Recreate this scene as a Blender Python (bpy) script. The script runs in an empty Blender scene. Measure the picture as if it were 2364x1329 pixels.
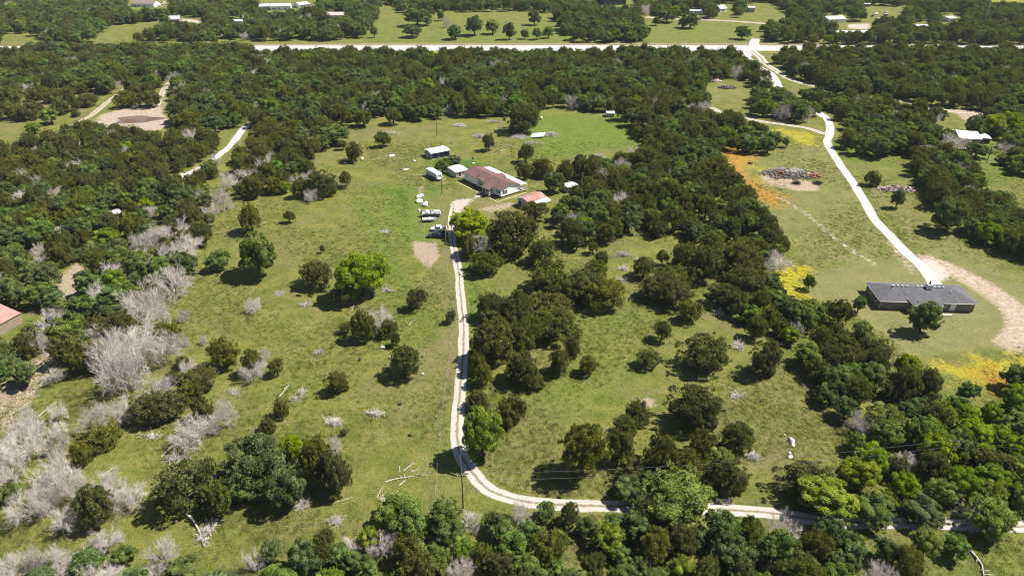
import bpy, math, random
import numpy as np
from mathutils import Vector

# ------------------------------------------------------------------ camera, sky, sun, exposure
S = bpy.context.scene
C = S.collection
FPX, CX, CY, PITCH, CAMH = 1597.0, 1182.0, 664.5, math.radians(30), 100.0
cam = bpy.data.objects.new('camera', bpy.data.cameras.new('camera'))
C.objects.link(cam); S.camera = cam
cam.location = (0, 0, CAMH)
cam.rotation_euler = (math.radians(60), 0, 0)
cam.data.sensor_width = 36.0
cam.data.lens = 36.0 * FPX / 2364.0
cam.data.clip_start = 1.0
cam.data.clip_end = 20000

SUN_EL, SHX, SHY = math.radians(54), -0.71, -0.15      # shadow of a 1 m pole on the ground
sun_dir = Vector((-SHX, -SHY, math.hypot(SHX, SHY) * math.tan(SUN_EL))).normalized()
W = bpy.data.worlds.new('World'); S.world = W; W.use_nodes = True
nt = W.node_tree; nt.nodes.clear()
sky = nt.nodes.new('ShaderNodeTexSky'); sky.sky_type = 'NISHITA'; sky.sun_disc = False
sky.sun_elevation = SUN_EL
sky.sun_rotation = math.atan2(sun_dir.x, sun_dir.y)
sky.air_density = 1.0; sky.dust_density = 0.6
bg = nt.nodes.new('ShaderNodeBackground'); bg.inputs['Strength'].default_value = 0.052
wo = nt.nodes.new('ShaderNodeOutputWorld')
nt.links.new(sky.outputs[0], bg.inputs[0]); nt.links.new(bg.outputs[0], wo.inputs[0])
sl = bpy.data.lights.new('sun', 'SUN'); sl.energy = 5.0; sl.angle = math.radians(0.53); sl.color = (1.0, 0.955, 0.88)
so = bpy.data.objects.new('sun', sl); C.objects.link(so)
so.rotation_euler = sun_dir.to_track_quat('Z', 'Y').to_euler(); so.location = (0, 200, 300)
S.view_settings.view_transform = 'Standard'; S.view_settings.look = 'None'
S.view_settings.exposure = 1.02; S.view_settings.gamma = 1.0; S.view_settings.use_curve_mapping = False
S.render.engine = 'CYCLES'
S.cycles.filter_width = 1.1
S.cycles.max_bounces = 5; S.cycles.diffuse_bounces = 3; S.cycles.glossy_bounces = 2
S.cycles.transmission_bounces = 2; S.cycles.transparent_max_bounces = 4

# ------------------------------------------------------------------ survey helpers (flat ground, z = 0)
cT, sT = math.cos(PITCH), math.sin(PITCH)
def G(px, py, z=0.0):
    """survey point: place on the horizontal plane z seen at photo pixel px, py"""
    x = (px - CX) / FPX; y = (py - CY) / FPX
    dy = cT - y * sT; dz = -sT - y * cT
    t = (z - CAMH) / dz
    return Vector((x * t, dy * t, z))
def proj(X, Y, Z=0.0):
    """inverse of G, works on arrays"""
    zz = Z - CAMH
    d = Y * cT - zz * sT; u = Y * sT + zz * cT
    return CX + FPX * X / d, CY - FPX * u / d
def pxm(py):
    return (py + 257.6) * cT / CAMH       # photo pixels per metre at ground row py

def tag(o, label=None, cat=None, group=None, kind=None):
    if label: o['label'] = label
    if cat: o['category'] = cat
    if group: o['group'] = group
    if kind: o['kind'] = kind
    return o
def empty(name, loc=(0, 0, 0), rz=0.0):
    o = bpy.data.objects.new(name, None); C.objects.link(o)
    o.location = loc; o.rotation_euler = (0, 0, rz); o.empty_display_size = 0.5
    return o
def link(name, me, mat=None, parent=None, loc=None):
    o = bpy.data.objects.new(name, me); C.objects.link(o)
    if mat is not None:
        me.materials.clear(); me.materials.append(mat)
    if parent is not None: o.parent = parent
    if loc is not None: o.location = loc
    return o
def np_mesh(name, V, F, tint=None, mats=None, fmat=None):
    """mesh from numpy verts and an (n,3) or (n,4) face array"""
    V = np.asarray(V, np.float32); F = np.asarray(F, np.int32)
    me = bpy.data.meshes.new(name)
    k = F.shape[1]
    me.vertices.add(len(V)); me.vertices.foreach_set('co', V.ravel())
    me.loops.add(F.size); me.loops.foreach_set('vertex_index', F.ravel())
    me.polygons.add(len(F)); me.polygons.foreach_set('loop_start', np.arange(0, F.size, k, dtype=np.int32))
    try: me.polygons.foreach_set('loop_total', np.full(len(F), k, np.int32))
    except Exception: pass
    if fmat is not None: me.polygons.foreach_set('material_index', np.asarray(fmat, np.int32))
    if tint is not None:
        a = me.attributes.new('tint', 'FLOAT', 'POINT'); a.data.foreach_set('value', np.asarray(tint, np.float32))
    me.update(calc_edges=True); me.validate()
    if mats:
        for m in mats: me.materials.append(m)
    return me

class MB:
    """collects boxes, prisms, tubes; build() links them as ONE mesh object"""
    def __init__(s): s.v = []; s.f = []
    def add(s, v, f):
        n = len(s.v); s.v += [tuple(p) for p in v]; s.f += [[i + n for i in q] for q in f]; return s
    def box(s, x0, x1, y0, y1, z0, z1):
        return s.add([(x0,y0,z0),(x1,y0,z0),(x1,y1,z0),(x0,y1,z0),(x0,y0,z1),(x1,y0,z1),(x1,y1,z1),(x0,y1,z1)],
                     [[0,3,2,1],[4,5,6,7],[0,1,5,4],[1,2,6,5],[2,3,7,6],[3,0,4,7]])
    def slab(s, pts, t):
        """closed plate: polygon pts (3-D), thickness t straight down"""
        n = len(pts); low = [(p[0], p[1], p[2] - t) for p in pts]
        return s.add(list(pts) + low, [list(range(n)), list(range(2*n-1, n-1, -1))] +
                     [[i, n + i, n + (i+1) % n, (i+1) % n] for i in range(n)])
    def prism(s, prof, axis, a0, a1):
        """extrude a 2-D profile along axis x or y"""
        n = len(prof)
        f = (lambda a, p: (a, p[0], p[1])) if axis == 'x' else (lambda a, p: (p[0], a, p[1]))
        return s.add([f(a0, p) for p in prof] + [f(a1, p) for p in prof],
                     [list(range(n))[::-1], list(range(n, 2*n))] + [[i, (i+1) % n, n + (i+1) % n, n + i] for i in range(n)])
    def tube(s, pts, rad, sides=6, cap=True):
        pts = [Vector(p) for p in pts]
        if not hasattr(rad, '__len__'): rad = [rad] * len(pts)
        n0 = len(s.v)
        for i, p in enumerate(pts):
            d = (pts[min(i+1, len(pts)-1)] - pts[max(i-1, 0)]).normalized()
            a = d.cross(Vector((0, 0, 1)))
            if a.length < 1e-3: a = Vector((1, 0, 0))
            a.normalize(); b = d.cross(a)
            for k in range(sides):
                t = 2 * math.pi * k / sides
                s.v.append(tuple(p + (a * math.cos(t) + b * math.sin(t)) * rad[i]))
        for i in range(len(pts) - 1):
            for k in range(sides):
                k2 = (k + 1) % sides
                s.f.append([n0 + i*sides + k, n0 + i*sides + k2, n0 + (i+1)*sides + k2, n0 + (i+1)*sides + k])
        if cap:
            s.f.append([n0 + k for k in range(sides)][::-1])
            e = n0 + (len(pts) - 1) * sides; s.f.append([e + k for k in range(sides)])
        return s
    def cyl(s, c, r, axis, h, sides=14):
        d = {'x': Vector((1,0,0)), 'y': Vector((0,1,0)), 'z': Vector((0,0,1))}[axis] * (h / 2)
        c = Vector(c); return s.tube([c - d, c + d], r, sides)
    def loft(s, rings):
        n0 = len(s.v); m = len(rings[0])
        for r in rings: s.v += [tuple(p) for p in r]
        for i in range(len(rings) - 1):
            for k in range(m):
                k2 = (k + 1) % m
                s.f.append([n0 + i*m + k, n0 + i*m + k2, n0 + (i+1)*m + k2, n0 + (i+1)*m + k])
        s.f.append([n0 + k for k in range(m)][::-1]); e = n0 + (len(rings)-1)*m
        s.f.append([e + k for k in range(m)])
        return s
    def build(s, name, mat, parent=None, loc=None, smooth=False):
        me = bpy.data.meshes.new(name); me.from_pydata(s.v, [], s.f); me.update()
        if smooth: me.polygons.foreach_set('use_smooth', [True] * len(me.polygons))
        return link(name, me, mat, parent, loc)

# ------------------------------------------------------------------ materials
def newmat(name):
    m = bpy.data.materials.new(name); m.use_nodes = True
    t = m.node_tree; t.nodes.clear()
    o = t.nodes.new('ShaderNodeOutputMaterial')
    return m, t, o
class NT:
    """tiny node helper"""
    def __init__(s, t): s.t = t
    def n(s, ty, **kw):
        nd = s.t.nodes.new(ty)
        for k, v in kw.items(): setattr(nd, k, v)
        return nd
    def l(s, a, b): s.t.links.new(a, b)
    def setin(s, nd, name, v):
        if hasattr(v, 'is_linked') or isinstance(v, bpy.types.NodeSocket): s.l(v, nd.inputs[name])
        else: nd.inputs[name].default_value = v
    def noise(s, vec, scale, detail=3, rough=0.55, dist=0.0):
        nd = s.n('ShaderNodeTexNoise'); s.l(vec, nd.inputs['Vector'])
        nd.inputs['Scale'].default_value = scale; nd.inputs['Detail'].default_value = detail
        nd.inputs['Roughness'].default_value = rough; nd.inputs['Distortion'].default_value = dist
        return nd.outputs['Fac']
    def math(s, op, a, b=0.0, c=None, clamp=False):
        nd = s.n('ShaderNodeMath', operation=op, use_clamp=clamp)
        s.setin(nd, 0, a); s.setin(nd, 1, b)
        if c is not None: s.setin(nd, 2, c)
        return nd.outputs[0]
    def ramp(s, f, lo, hi):
        nd = s.n('ShaderNodeMapRange', clamp=True, interpolation_type='SMOOTHSTEP')
        s.l(f, nd.inputs['Value']); nd.inputs['From Min'].default_value = lo; nd.inputs['From Max'].default_value = hi
        return nd.outputs[0]
    def mix(s, f, a, b, mode='MIX'):
        nd = s.n('ShaderNodeMix', data_type='RGBA', blend_type=mode)
        s.setin(nd, 0, f)
        for i, v in ((6, a), (7, b)):
            if isinstance(v, tuple): nd.inputs[i].default_value = v + (1,) if len(v) == 3 else v
            else: s.l(v, nd.inputs[i])
        return nd.outputs[2]
    def attr(s, name):
        nd = s.n('ShaderNodeAttribute', attribute_name=name); return nd
    def obj(s): return s.n('ShaderNodeTexCoord').outputs['Object']
    def hsv(s, col, h=0.5, sat=1.0, v=1.0):
        nd = s.n('ShaderNodeHueSaturation')
        s.setin(nd, 'Hue', h); s.setin(nd, 'Saturation', sat); s.setin(nd, 'Value', v); s.l(col, nd.inputs['Color'])
        return nd.outputs[0]
    def bump(s, h, strength, dist):
        nd = s.n('ShaderNodeBump'); s.l(h, nd.inputs['Height'])
        nd.inputs['Strength'].default_value = strength; nd.inputs['Distance'].default_value = dist
        return nd.outputs[0]
    def pbr(s, out, col, rough=0.8, bump=None, metal=0.0, spec=0.3):
        p = s.n('ShaderNodeBsdfPrincipled')
        s.setin(p, 'Base Color', col + (1,) if isinstance(col, tuple) else col)
        s.setin(p, 'Roughness', rough); p.inputs['Metallic'].default_value = metal
        p.inputs['Specular IOR Level'].default_value = spec
        if bump is not None: s.l(bump, p.inputs['Normal'])
        s.l(p.outputs[0], out.inputs['Surface']); return p

MATS = {}
def simple(name, col, rough=0.7, var=0.25, scale=1.5, metal=0.0, spec=0.3, dirt=None, bumps=0.0):
    """painted or plain surface with blotchy wear"""
    if name in MATS: return MATS[name]
    m, t, o = newmat(name); k = NT(t); v = k.obj()
    n1 = k.noise(v, scale, 4); n2 = k.noise(v, scale * 9, 3)
    c = k.mix(k.ramp(n1, 0.3, 0.7), tuple(x * (1 - var) for x in col), tuple(min(0.9, x * (1 + var * 0.6)) for x in col))
    c = k.mix(k.math('MULTIPLY', k.ramp(n2, 0.45, 0.75), 0.35), c, dirt or tuple(x * 0.6 for x in col))
    b = k.bump(n2, bumps, 0.05) if bumps else None
    k.pbr(o, c, rough, b, metal, spec); MATS[name] = m; return m
def ribbed(name, col, axis, period=0.25, dirt=(0.25, 0.16, 0.10), dirtamt=0.35, rough=0.45, metal=0.0, bumps=0.5):
    """sheet metal or lap siding: ribs as relief, streaks of dirt"""
    if name in MATS: return MATS[name]
    m, t, o = newmat(name); k = NT(t); v = k.obj()
    w = k.n('ShaderNodeTexWave', wave_type='BANDS', bands_direction=axis, wave_profile='SIN'); k.l(v, w.inputs[0])
    w.inputs['Scale'].default_value = 0.314 / period
    n1 = k.noise(v, 0.5, 5, 0.6); n2 = k.noise(v, 4.0, 4)
    c = k.mix(k.math('MULTIPLY', k.ramp(n1, 0.42, 0.72), dirtamt), col, dirt)
    c = k.mix(k.math('MULTIPLY', k.ramp(n2, 0.5, 0.8), 0.25), c, tuple(x * 0.7 for x in col))
    k.pbr(o, c, rough, k.bump(w.outputs['Fac'], bumps, 0.04), metal); MATS[name] = m; return m
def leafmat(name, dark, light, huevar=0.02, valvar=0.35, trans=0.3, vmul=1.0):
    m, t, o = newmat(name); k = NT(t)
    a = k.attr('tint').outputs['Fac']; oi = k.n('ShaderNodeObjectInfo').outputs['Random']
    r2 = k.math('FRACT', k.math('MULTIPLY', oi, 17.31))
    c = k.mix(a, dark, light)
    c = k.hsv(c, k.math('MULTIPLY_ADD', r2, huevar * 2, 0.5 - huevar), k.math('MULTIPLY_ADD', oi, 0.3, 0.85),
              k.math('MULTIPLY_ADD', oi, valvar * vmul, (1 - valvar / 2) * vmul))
    d = k.n('ShaderNodeBsdfDiffuse'); k.l(c, d.inputs['Color'])
    tr = k.n('ShaderNodeBsdfTranslucent')
    k.l(k.mix(0.45, c, (0.30, 0.34, 0.04), 'MIX'), tr.inputs['Color'])
    mx = k.n('ShaderNodeMixShader'); mx.inputs[0].default_value = trans
    k.l(d.outputs[0], mx.inputs[1]); k.l(tr.outputs[0], mx.inputs[2])
    k.l(mx.outputs[0], o.inputs['Surface']); MATS[name] = m; return m
M_JUN = leafmat('juniper_leaf', (0.046, 0.052, 0.014), (0.215, 0.222, 0.060), 0.022, 0.40, 0.24)
M_OAK = leafmat('oak_leaf', (0.046, 0.074, 0.019), (0.215, 0.282, 0.082), 0.022, 0.40, 0.28)
M_BRI = leafmat('spring_leaf', (0.115, 0.170, 0.016), (0.300, 0.372, 0.058), 0.018, 0.25, 0.36)
M_LIMELEAF = leafmat('lime_leaf', (0.130, 0.195, 0.016), (0.330, 0.400, 0.050), 0.008, 0.08, 0.38)
M_GRASS = leafmat('grass_blade', (0.085, 0.110, 0.022), (0.19, 0.19, 0.058), 0.03, 0.3, 0.35)
M_BARK = simple('bark', (0.085, 0.070, 0.058), 0.9, 0.35, 2.0)
m, t, o = newmat('dead_wood'); k = NT(t)
oi = k.n('ShaderNodeObjectInfo').outputs['Random']; n1 = k.noise(k.obj(), 3.0, 3)
c = k.mix(k.ramp(n1, 0.3, 0.7), (0.44, 0.385, 0.335), (0.72, 0.66, 0.605))
c = k.hsv(c, 0.5, 1.0, k.math('MULTIPLY_ADD', oi, 0.40, 0.68))
k.pbr(o, c, 0.9); M_DEAD = MATS['dead_wood'] = m
M_BLEACH = simple('bleached_wood', (0.46, 0.41, 0.36), 0.9, 0.25, 2.0)
M_LIME = simple('limestone', (0.66, 0.60, 0.54), 0.9, 0.2, 1.5, bumps=0.4)
M_WHITE = simple('white_paint', (0.80, 0.80, 0.79), 0.55, 0.06, 0.8, dirt=(0.62, 0.58, 0.52))
M_GLASS = simple('window_glass', (0.025, 0.032, 0.042), 0.12, 0.3, 0.5, spec=0.6)
M_BLACK = simple('dark_rubber', (0.025, 0.025, 0.027), 0.8, 0.3, 4.0)
M_STEEL = simple('galvanised_steel', (0.42, 0.43, 0.44), 0.45, 0.15, 2.0, metal=0.5)
M_RUST = simple('rusty_metal', (0.24, 0.10, 0.055), 0.85, 0.4, 2.0)
M_WOOD = simple('weathered_timber', (0.26, 0.20, 0.15), 0.9, 0.35, 3.0)
M_POLE = simple('pole_timber', (0.12, 0.085, 0.06), 0.9, 0.3, 2.0)
M_WIRE = simple('aluminium_wire', (0.20, 0.20, 0.21), 0.6, 0.1, 1.0)
# ------------------------------------------------------------------ ground sheet with surveyed cover masks
R = random.Random(7)
NR = np.random.default_rng(11)
def wpoly(p): return np.array([G(*q)[:2] for q in p])
def inside(poly, X, Y):
    r = np.zeros(X.shape, bool); n = len(poly); j = n - 1
    for i in range(n):
        xi, yi = poly[i]; xj, yj = poly[j]
        c = ((yi > Y) != (yj > Y)) & (X < (xj - xi) * (Y - yi) / (yj - yi + 1e-9) + xi)
        r ^= c; j = i
    return r
def dist_line(pts, X, Y, closed=False):
    d = np.full(X.shape, 1e9); n = len(pts)
    for i in range(n if closed else n - 1):
        a = pts[i]; b = pts[(i + 1) % n]; ab = b - a; L = (ab ** 2).sum() + 1e-9
        t = np.clip(((X - a[0]) * ab[0] + (Y - a[1]) * ab[1]) / L, 0, 1)
        d = np.minimum(d, np.hypot(X - a[0] - t * ab[0], Y - a[1] - t * ab[1]))
    return d
def catmull(pts, step):
    P = [np.array(p, float) for p in pts]; P = [2 * P[0] - P[1]] + P + [2 * P[-1] - P[-2]]; out = []
    for i in range(1, len(P) - 2):
        n = max(2, int(np.linalg.norm(P[i+1] - P[i]) / step))
        for k in range(n):
            t = k / n
            out.append(0.5 * ((2*P[i]) + (-P[i-1] + P[i+1])*t + (2*P[i-1] - 5*P[i] + 4*P[i+1] - P[i+2])*t*t
                              + (-P[i-1] + 3*P[i] - 3*P[i+1] + P[i+2])*t**3))
    out.append(P[-2]); return np.array(out)

# road centre lines (survey pixels)
L_DRIVE = [(1047,478),(1043,510),(1043,545),(1046,568),(1056,611),(1063,670),(1069,745),(1070,800),(1066,858),(1061,913),(1056,970),
           (1056,1012),(1066,1050),(1087,1085),(1118,1122),(1160,1145),(1215,1158),(1282,1165),(1372,1167),(1461,1168),(1564,1171),
           (1666,1176),(1780,1184),(1892,1201),(1969,1206),(2097,1207),(2199,1210),(2380,1216)]
L_EAST = [(1906,269),(1915,289),(1916,310),(1911,332),(1940,381),(1968,420),(1994,463),(2020,507),(2053,542),(2089,581),(2127,614),(2155,650),(2170,668)]
L_WESTARM = [(1640,248),(1661,258),(1692,266),(1756,280),(1815,288),(1866,297),(1900,308),(1916,312)]
L_COUNTY = [(1716,118),(1725,134),(1752,156),(1778,169),(1790,189),(1802,206),(1840,240),(1880,255),(1906,271)]
L_LANE = [(1735,118),(1752,130),(1766,146),(1786,160),(1823,183),(1880,200)]
L_NORTH = [(1742,108),(1741,98),(1746,90)]
L_BACK = [(1490,40),(1557,44),(1620,46),(1685,49),(1741,53),(1800,58)]
L_DIRT = [(1990,222),(2040,228),(2076,233),(2122,243),(2161,253),(2210,258),(2250,260),(2288,274)]
L_FARM = [(603,236),(598,255),(583,280),(560,300),(536,332),(512,354),(470,386),(436,400),(395,412)]
L_TRACK = [(330,180),(289,205),(256,230),(210,266),(164,292),(120,312)]
L_TRACK2 = [(392,188),(381,204),(371,225),(363,245)]
L_LANE3 = [(40,200),(110,205),(170,205),(225,203),(262,190)]

def mk_lines(a, fine, b, mid, c, far):
    p = list(np.arange(-0 + a, b, fine)); 
    return p
def axis_lines(f0, f1, fs, m1, ms, lo, hi):
    x = list(np.arange(f0, f1 + fs / 2, fs))
    v = x[-1]; s = ms
    while v < hi:
        v += s; x.append(v)
        if v > m1: s *= 1.18
    v = x[0]; s = ms; left = []
    while v > lo:
        v -= s; left.append(v)
        if v < -m1: s *= 1.18
    return np.array(left[::-1] + x)
gx = axis_lines(-190, 190, 1.2, 430, 3.0, -7000, 7000)
yy = list(np.arange(52, 305, 1.2)); v = yy[-1]; st = 2.6
while v < 9000:
    v += st; yy.append(v)
    if v > 620: st *= 1.12
v = yy[0]; st = 3.0; lo = []
while v > -500: v -= st; lo.append(v); st *= 1.3
gy = np.array(lo[::-1] + yy)
GX, GY = np.meshgrid(gx, gy); shp = GX.shape
X = GX.ravel(); Y = GY.ravel()
def mask(polys=(), lines=(), soft=3.0):
    """polys: pixel polygons (with strength); lines: (pixel line, half width, strength)"""
    m_ = np.zeros(X.shape)
    for p, a in polys:
        w = wpoly(p); x0, y0 = w.min(0) - soft; x1, y1 = w.max(0) + soft
        s = (X > x0) & (X < x1) & (Y > y0) & (Y < y1)
        if not s.any(): continue
        d = dist_line(w, X[s], Y[s], True); ins = inside(w, X[s], Y[s])
        sd = np.where(ins, d, -d); vv = np.clip(0.5 + sd / (2 * soft), 0, 1) * a
        m_[s] = np.maximum(m_[s], vv)
    for p, hw, a in lines:
        w = catmull(wpoly(p), 6); x0, y0 = w.min(0) - hw - soft; x1, y1 = w.max(0) + hw + soft
        s = (X > x0) & (X < x1) & (Y > y0) & (Y < y1)
        d = dist_line(w, X[s], Y[s]); vv = np.clip(0.5 + (hw - d) / (2 * soft), 0, 1) * a
        m_[s] = np.maximum(m_[s], vv)
    return m_
lush = mask([([(1165,300),(1250,262),(1440,268),(1475,320),(1462,345),(1380,348),(1320,362),(1240,368),(1215,330)], .9),
             ([(1000,372),(1095,368),(1135,388),(1080,396),(1030,402),(985,410)], 1.5),
             ([(985,430),(1018,430),(1016,448),(985,448)], 1.4),
             ([(1090,690),(1160,640),(1230,640),(1180,700),(1100,760)], .35),
             ([(1200,900),(1420,800),(1500,860),(1380,960),(1220,1010)], .5),
             ([(1330,720),(1480,720),(1430,800),(1340,800)], .45),
             ([(1010,960),(1045,940),(1045,1180),(1010,1180)], .8),
             ([(1010,1180),(1180,1160),(1200,1200),(1010,1220)], .7),
             ([(620,880),(700,860),(760,900),(690,950),(640,930)], .5),
             ([(840,760),(960,740),(960,800),(860,800)], .5),
             ([(10,940),(90,890),(120,900),(60,960)], .7),
             ([(1920,330),(2080,340),(2060,390),(1960,380)], .7),
             ([(2230,330),(2360,320),(2364,420),(2280,420)], .7),
             ([(1900,1260),(2364,1240),(2364,1400),(1900,1400)], .6),
             ([(800,40),(1480,60),(1480,100),(800,100)], .35), ([(1500,50),(1740,55),(1740,98),(1480,98)], .4)],
            [([(822,462),(850,505),(882,565),(905,612),(940,665)], 1.0, 1.6), ([(1090,600),(1097,720),(1096,830),(1090,900)], 1.7, 1.4),
             ([(880,650),(960,740)], 6, .5)])
lush = np.maximum(lush, mask([([(880,432),(966,428),(974,500),(962,560),(930,560),(900,505)], 1.45)], (), 9))
dry = mask([([(1005,572),(1040,560),(1058,680),(1040,660),(992,602)], .7), ([(950,455),(1040,455),(1040,520),(960,520)], .6), ([(1090,440),(1200,470),(1330,490),(1140,500),(1060,480)], .7),
            ([(1185,620),(1240,640),(1330,720),(1220,720)], .5), ([(1690,860),(1850,850),(1930,960),(1700,940)], .55),
            ([(1750,960),(1900,1000),(1890,1090),(1740,1080)], .55),
            ([(600,555),(680,545),(700,600),(640,620)], .5), ([(850,860),(1010,830),(1000,920),(860,920)], .55),
            ([(0,290),(130,270),(200,250),(270,205),(100,200),(0,260)], 1.0), ([(1200,1020),(1330,980),(1350,1120),(1230,1130)], .5),
            ([(780,300),(1000,290),(960,330),(800,330)], .4), ([(690,350),(800,330),(860,350),(800,380)], .4)],
           [([(1012,1185),(1022,1000),(1038,850),(1050,740),(1042,690)], .45, 1.6), ([(1003,1185),(1013,1000),(1030,850),(1044,740)], .3, 1.0), ([(-300,104),(600,104),(1200,102.5),(1700,102.5),(2364,104),(2700,105)], 6, .8)], 4)
lawn = mask([([(1872,640),(1990,600),(2090,598),(2200,600),(2364,660),(2480,700),(2480,785),(2364,792),(2115,824),(2060,795),(1990,735),(1930,700),(1880,690),(1852,655)], 1.0),
             ([(1660,350),(1900,330),(1990,460),(2130,640),(1990,610),(1860,600),(1760,480)], .55), ([(1960,400),(2130,500),(2364,640),(2364,700),(2180,620)], .5)], (), 2)
gravel = mask([([(1040,494),(1040,466),(1060,459),(1085,458),(1108,450),(1082,470),(1062,494)], 1.0),
               ([(376,414),(395,403),(430,398),(462,380),(466,392),(452,408),(420,416)], 1.0),
               ([(228,264),(280,250),(310,240),(358,236),(368,220),(390,205),(390,228),(380,262),(404,276),(372,303),(340,307),(300,288),(240,290),(200,290)], .55),
               ([(2120,595),(2165,600),(2200,640),(2170,655),(2140,640)], .9), ([(1630,245),(1660,235),(1720,215),(1700,200),(1640,180),(1640,215)], .36),
               ([(2240,300),(2256,296),(2262,306),(2244,310)], .6), ([(1955,56),(2010,54),(2010,70),(1955,66)], .8),
               ([(2225,45),(2260,40),(2260,62),(2225,62)], .5), ([(420,42),(470,48),(460,56),(410,50)], .8), ([(560,24),(600,18),(640,26),(600,30)], .5)],
              [([(2150,600),(2215,630),(2290,672),(2345,715),(2362,760),(2340,790)], 4.2, .50), ([(2040,525),(2070,580),(2110,630)], 2.2, .50),
               ([(1925,370),(1945,440),(1975,510)], 1.5, .38), ([(1800,455),(1870,500),(1940,560),(2020,610)], .9, .85),
               ([(2080,540),(2160,580),(2240,610)], 1.5, .42)], 1.8)
dirt = mask([([(950,556),(1008,562),(1014,590),(992,622),(955,590)], 1.1), ([(1095,482),(1180,465),(1195,474),(1135,492)], .75),
             ([(1754,406),(1775,398),(1850,415),(1895,425),(1890,442),(1840,441),(1800,432),(1768,426)], .95), ([(1476,922),(1495,916),(1518,926),(1508,942),(1484,940)], 1.0),
             ([(1848,886),(1880,888),(1892,902),(1860,905)], .9), ([(1690,908),(1720,905),(1718,922),(1694,922)], .5),
             ([(-60,1000),(-60,905),(40,870),(85,815),(110,790),(158,775),(150,825),(112,880),(62,955),(40,1005)], .72), ([(130,640),(180,600),(210,625),(170,700),(130,690)], .8),
             ([(0,975),(90,930),(60,1000),(0,1010)], .6), ([(2185,252),(2250,256),(2300,280),(2310,300),(2250,300),(2215,270)], .9),
             ([(963,432),(980,428),(978,446),(966,446)], .9), ([(970,404),(985,400),(990,412),(974,414)], .8), ([(0,360),(30,340),(40,400),(0,430)], .5),
             ([(1690,1100),(1740,1090),(1740,1110)], .4), ([(590,104),(900,98),(900,104),(590,110)], .45), ([(1640,640),(1660,640),(1660,655),(1640,655)], .3),
             ([(225,268),(300,245),(370,245),(395,290),(345,310),(300,295),(220,292)], .85), ([(2200,690),(2260,720),(2230,800),(2150,800)], .3)],
            [([(2140,600),(2215,632),(2290,676),(2350,722),(2362,765),(2335,795)], 4.6, .78), ([(2060,560),(2110,612)], 3.0, .5), ([(590,105),(900,103),(1200,102.3),(1750,102.3),(2364,104)], 4, .62), ([(845,372),(885,388),(920,405),(945,422)], .4, .9), ([(1150,492),(1300,460)], 1.0, .3)], 1.3)
orange = mask([([(1640,342),(1720,338),(1748,356),(1715,392),(1760,430),(1815,456),(1800,480),(1745,462),(1700,410),(1672,372)], 1.5),
               ([(1855,480),(1905,505),(1890,516),(1850,500)], .7), ([(2255,868),(2290,848),(2330,874),(2480,920),(2480,950),(2330,905),(2290,900)], 1.6),
               ([(2150,830),(2300,808),(2364,800),(2340,830),(2200,846)], .5), ([(1800,290),(1880,306),(1890,325),(1840,320)], .5),
               ([(0,395),(35,375),(35,420),(0,440)], .5)], (), 9)
yellow = mask([([(1655,348),(1760,350),(1800,420),(1740,440),(1700,400)], .5), ([(1760,290),(1890,305),(1905,345),(1830,335)], .8),
               ([(1803,628),(1860,618),(1858,632),(1830,640),(1855,690),(1835,692),(1802,655)], 2.0), ([(2120,828),(2480,780),(2480,960),(2240,910),(2190,895)], .72),
               ([(2240,0),(2500,-5),(2500,20),(2290,24)], .6)],
              [([(900,121.5),(1100,121.5),(1330,121.5)], 5, 1.0), ([(-300,121.5),(900,121.5),(2700,122)], 4, .35)], 5)
A1 = np.stack([lush, dry, gravel, dirt], 1).astype(np.float32)
A2 = np.stack([orange, yellow, lawn, np.ones_like(lawn)], 1).astype(np.float32)
ny, nx = shp
ii = (np.arange(ny - 1)[:, None] * nx + np.arange(nx - 1)[None]).ravel()
gme = np_mesh('ground', np.stack([X, Y, np.zeros_like(X)], 1), np.stack([ii, ii + 1, ii + nx + 1, ii + nx], 1))
for nm, A in (('cover_a', A1), ('cover_b', A2)):
    at = gme.attributes.new(nm, 'FLOAT_COLOR', 'POINT'); at.data.foreach_set('color', A.ravel())

m, t, o = newmat('meadow'); k = NT(t); v = k.obj()
a1 = k.attr('cover_a'); s1 = k.n('ShaderNodeSeparateColor'); k.l(a1.outputs['Color'], s1.inputs[0])
a2 = k.attr('cover_b'); s2 = k.n('ShaderNodeSeparateColor'); k.l(a2.outputs['Color'], s2.inputs[0])
LU, DR, GRV, DT = s1.outputs[0], s1.outputs[1], s1.outputs[2], a1.outputs['Alpha']
OR, YE, LW = s2.outputs[0], s2.outputs[1], s2.outputs[2]
nb = k.noise(v, 0.035, 5, 0.6); nm_ = k.noise(v, 0.16, 5, 0.65); nf = k.noise(v, 0.9, 5, 0.72); nx_ = k.noise(v, 3.2, 3, 0.7)
n4 = k.noise(v, 0.07, 4, 0.6, 0.6)
c = k.mix(k.ramp(nm_, 0.34, 0.66), (0.104, 0.124, 0.020), (0.188, 0.182, 0.046))
nq = k.noise(v, 0.30, 4, 0.7, 0.8)
c = k.mix(k.math('MULTIPLY', k.ramp(nq, 0.52, 0.70), 0.55), c, (0.070, 0.094, 0.017))
c = k.mix(k.math('MULTIPLY', k.ramp(nq, 0.46, 0.30), 0.45), c, (0.205, 0.165, 0.080))
c = k.mix(k.math('MULTIPLY', k.ramp(nb, 0.50, 0.68), 0.55), c, (0.078, 0.108, 0.020))
dryf = k.math('ADD', k.math('MULTIPLY', DR, 0.75), k.math('MULTIPLY', k.ramp(n4, 0.50, 0.70), 0.72))
dryf = k.math('MULTIPLY', dryf, k.ramp(nf, 0.30, 0.62), clamp=True)
c = k.mix(dryf, c, (0.195, 0.145, 0.082))
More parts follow.
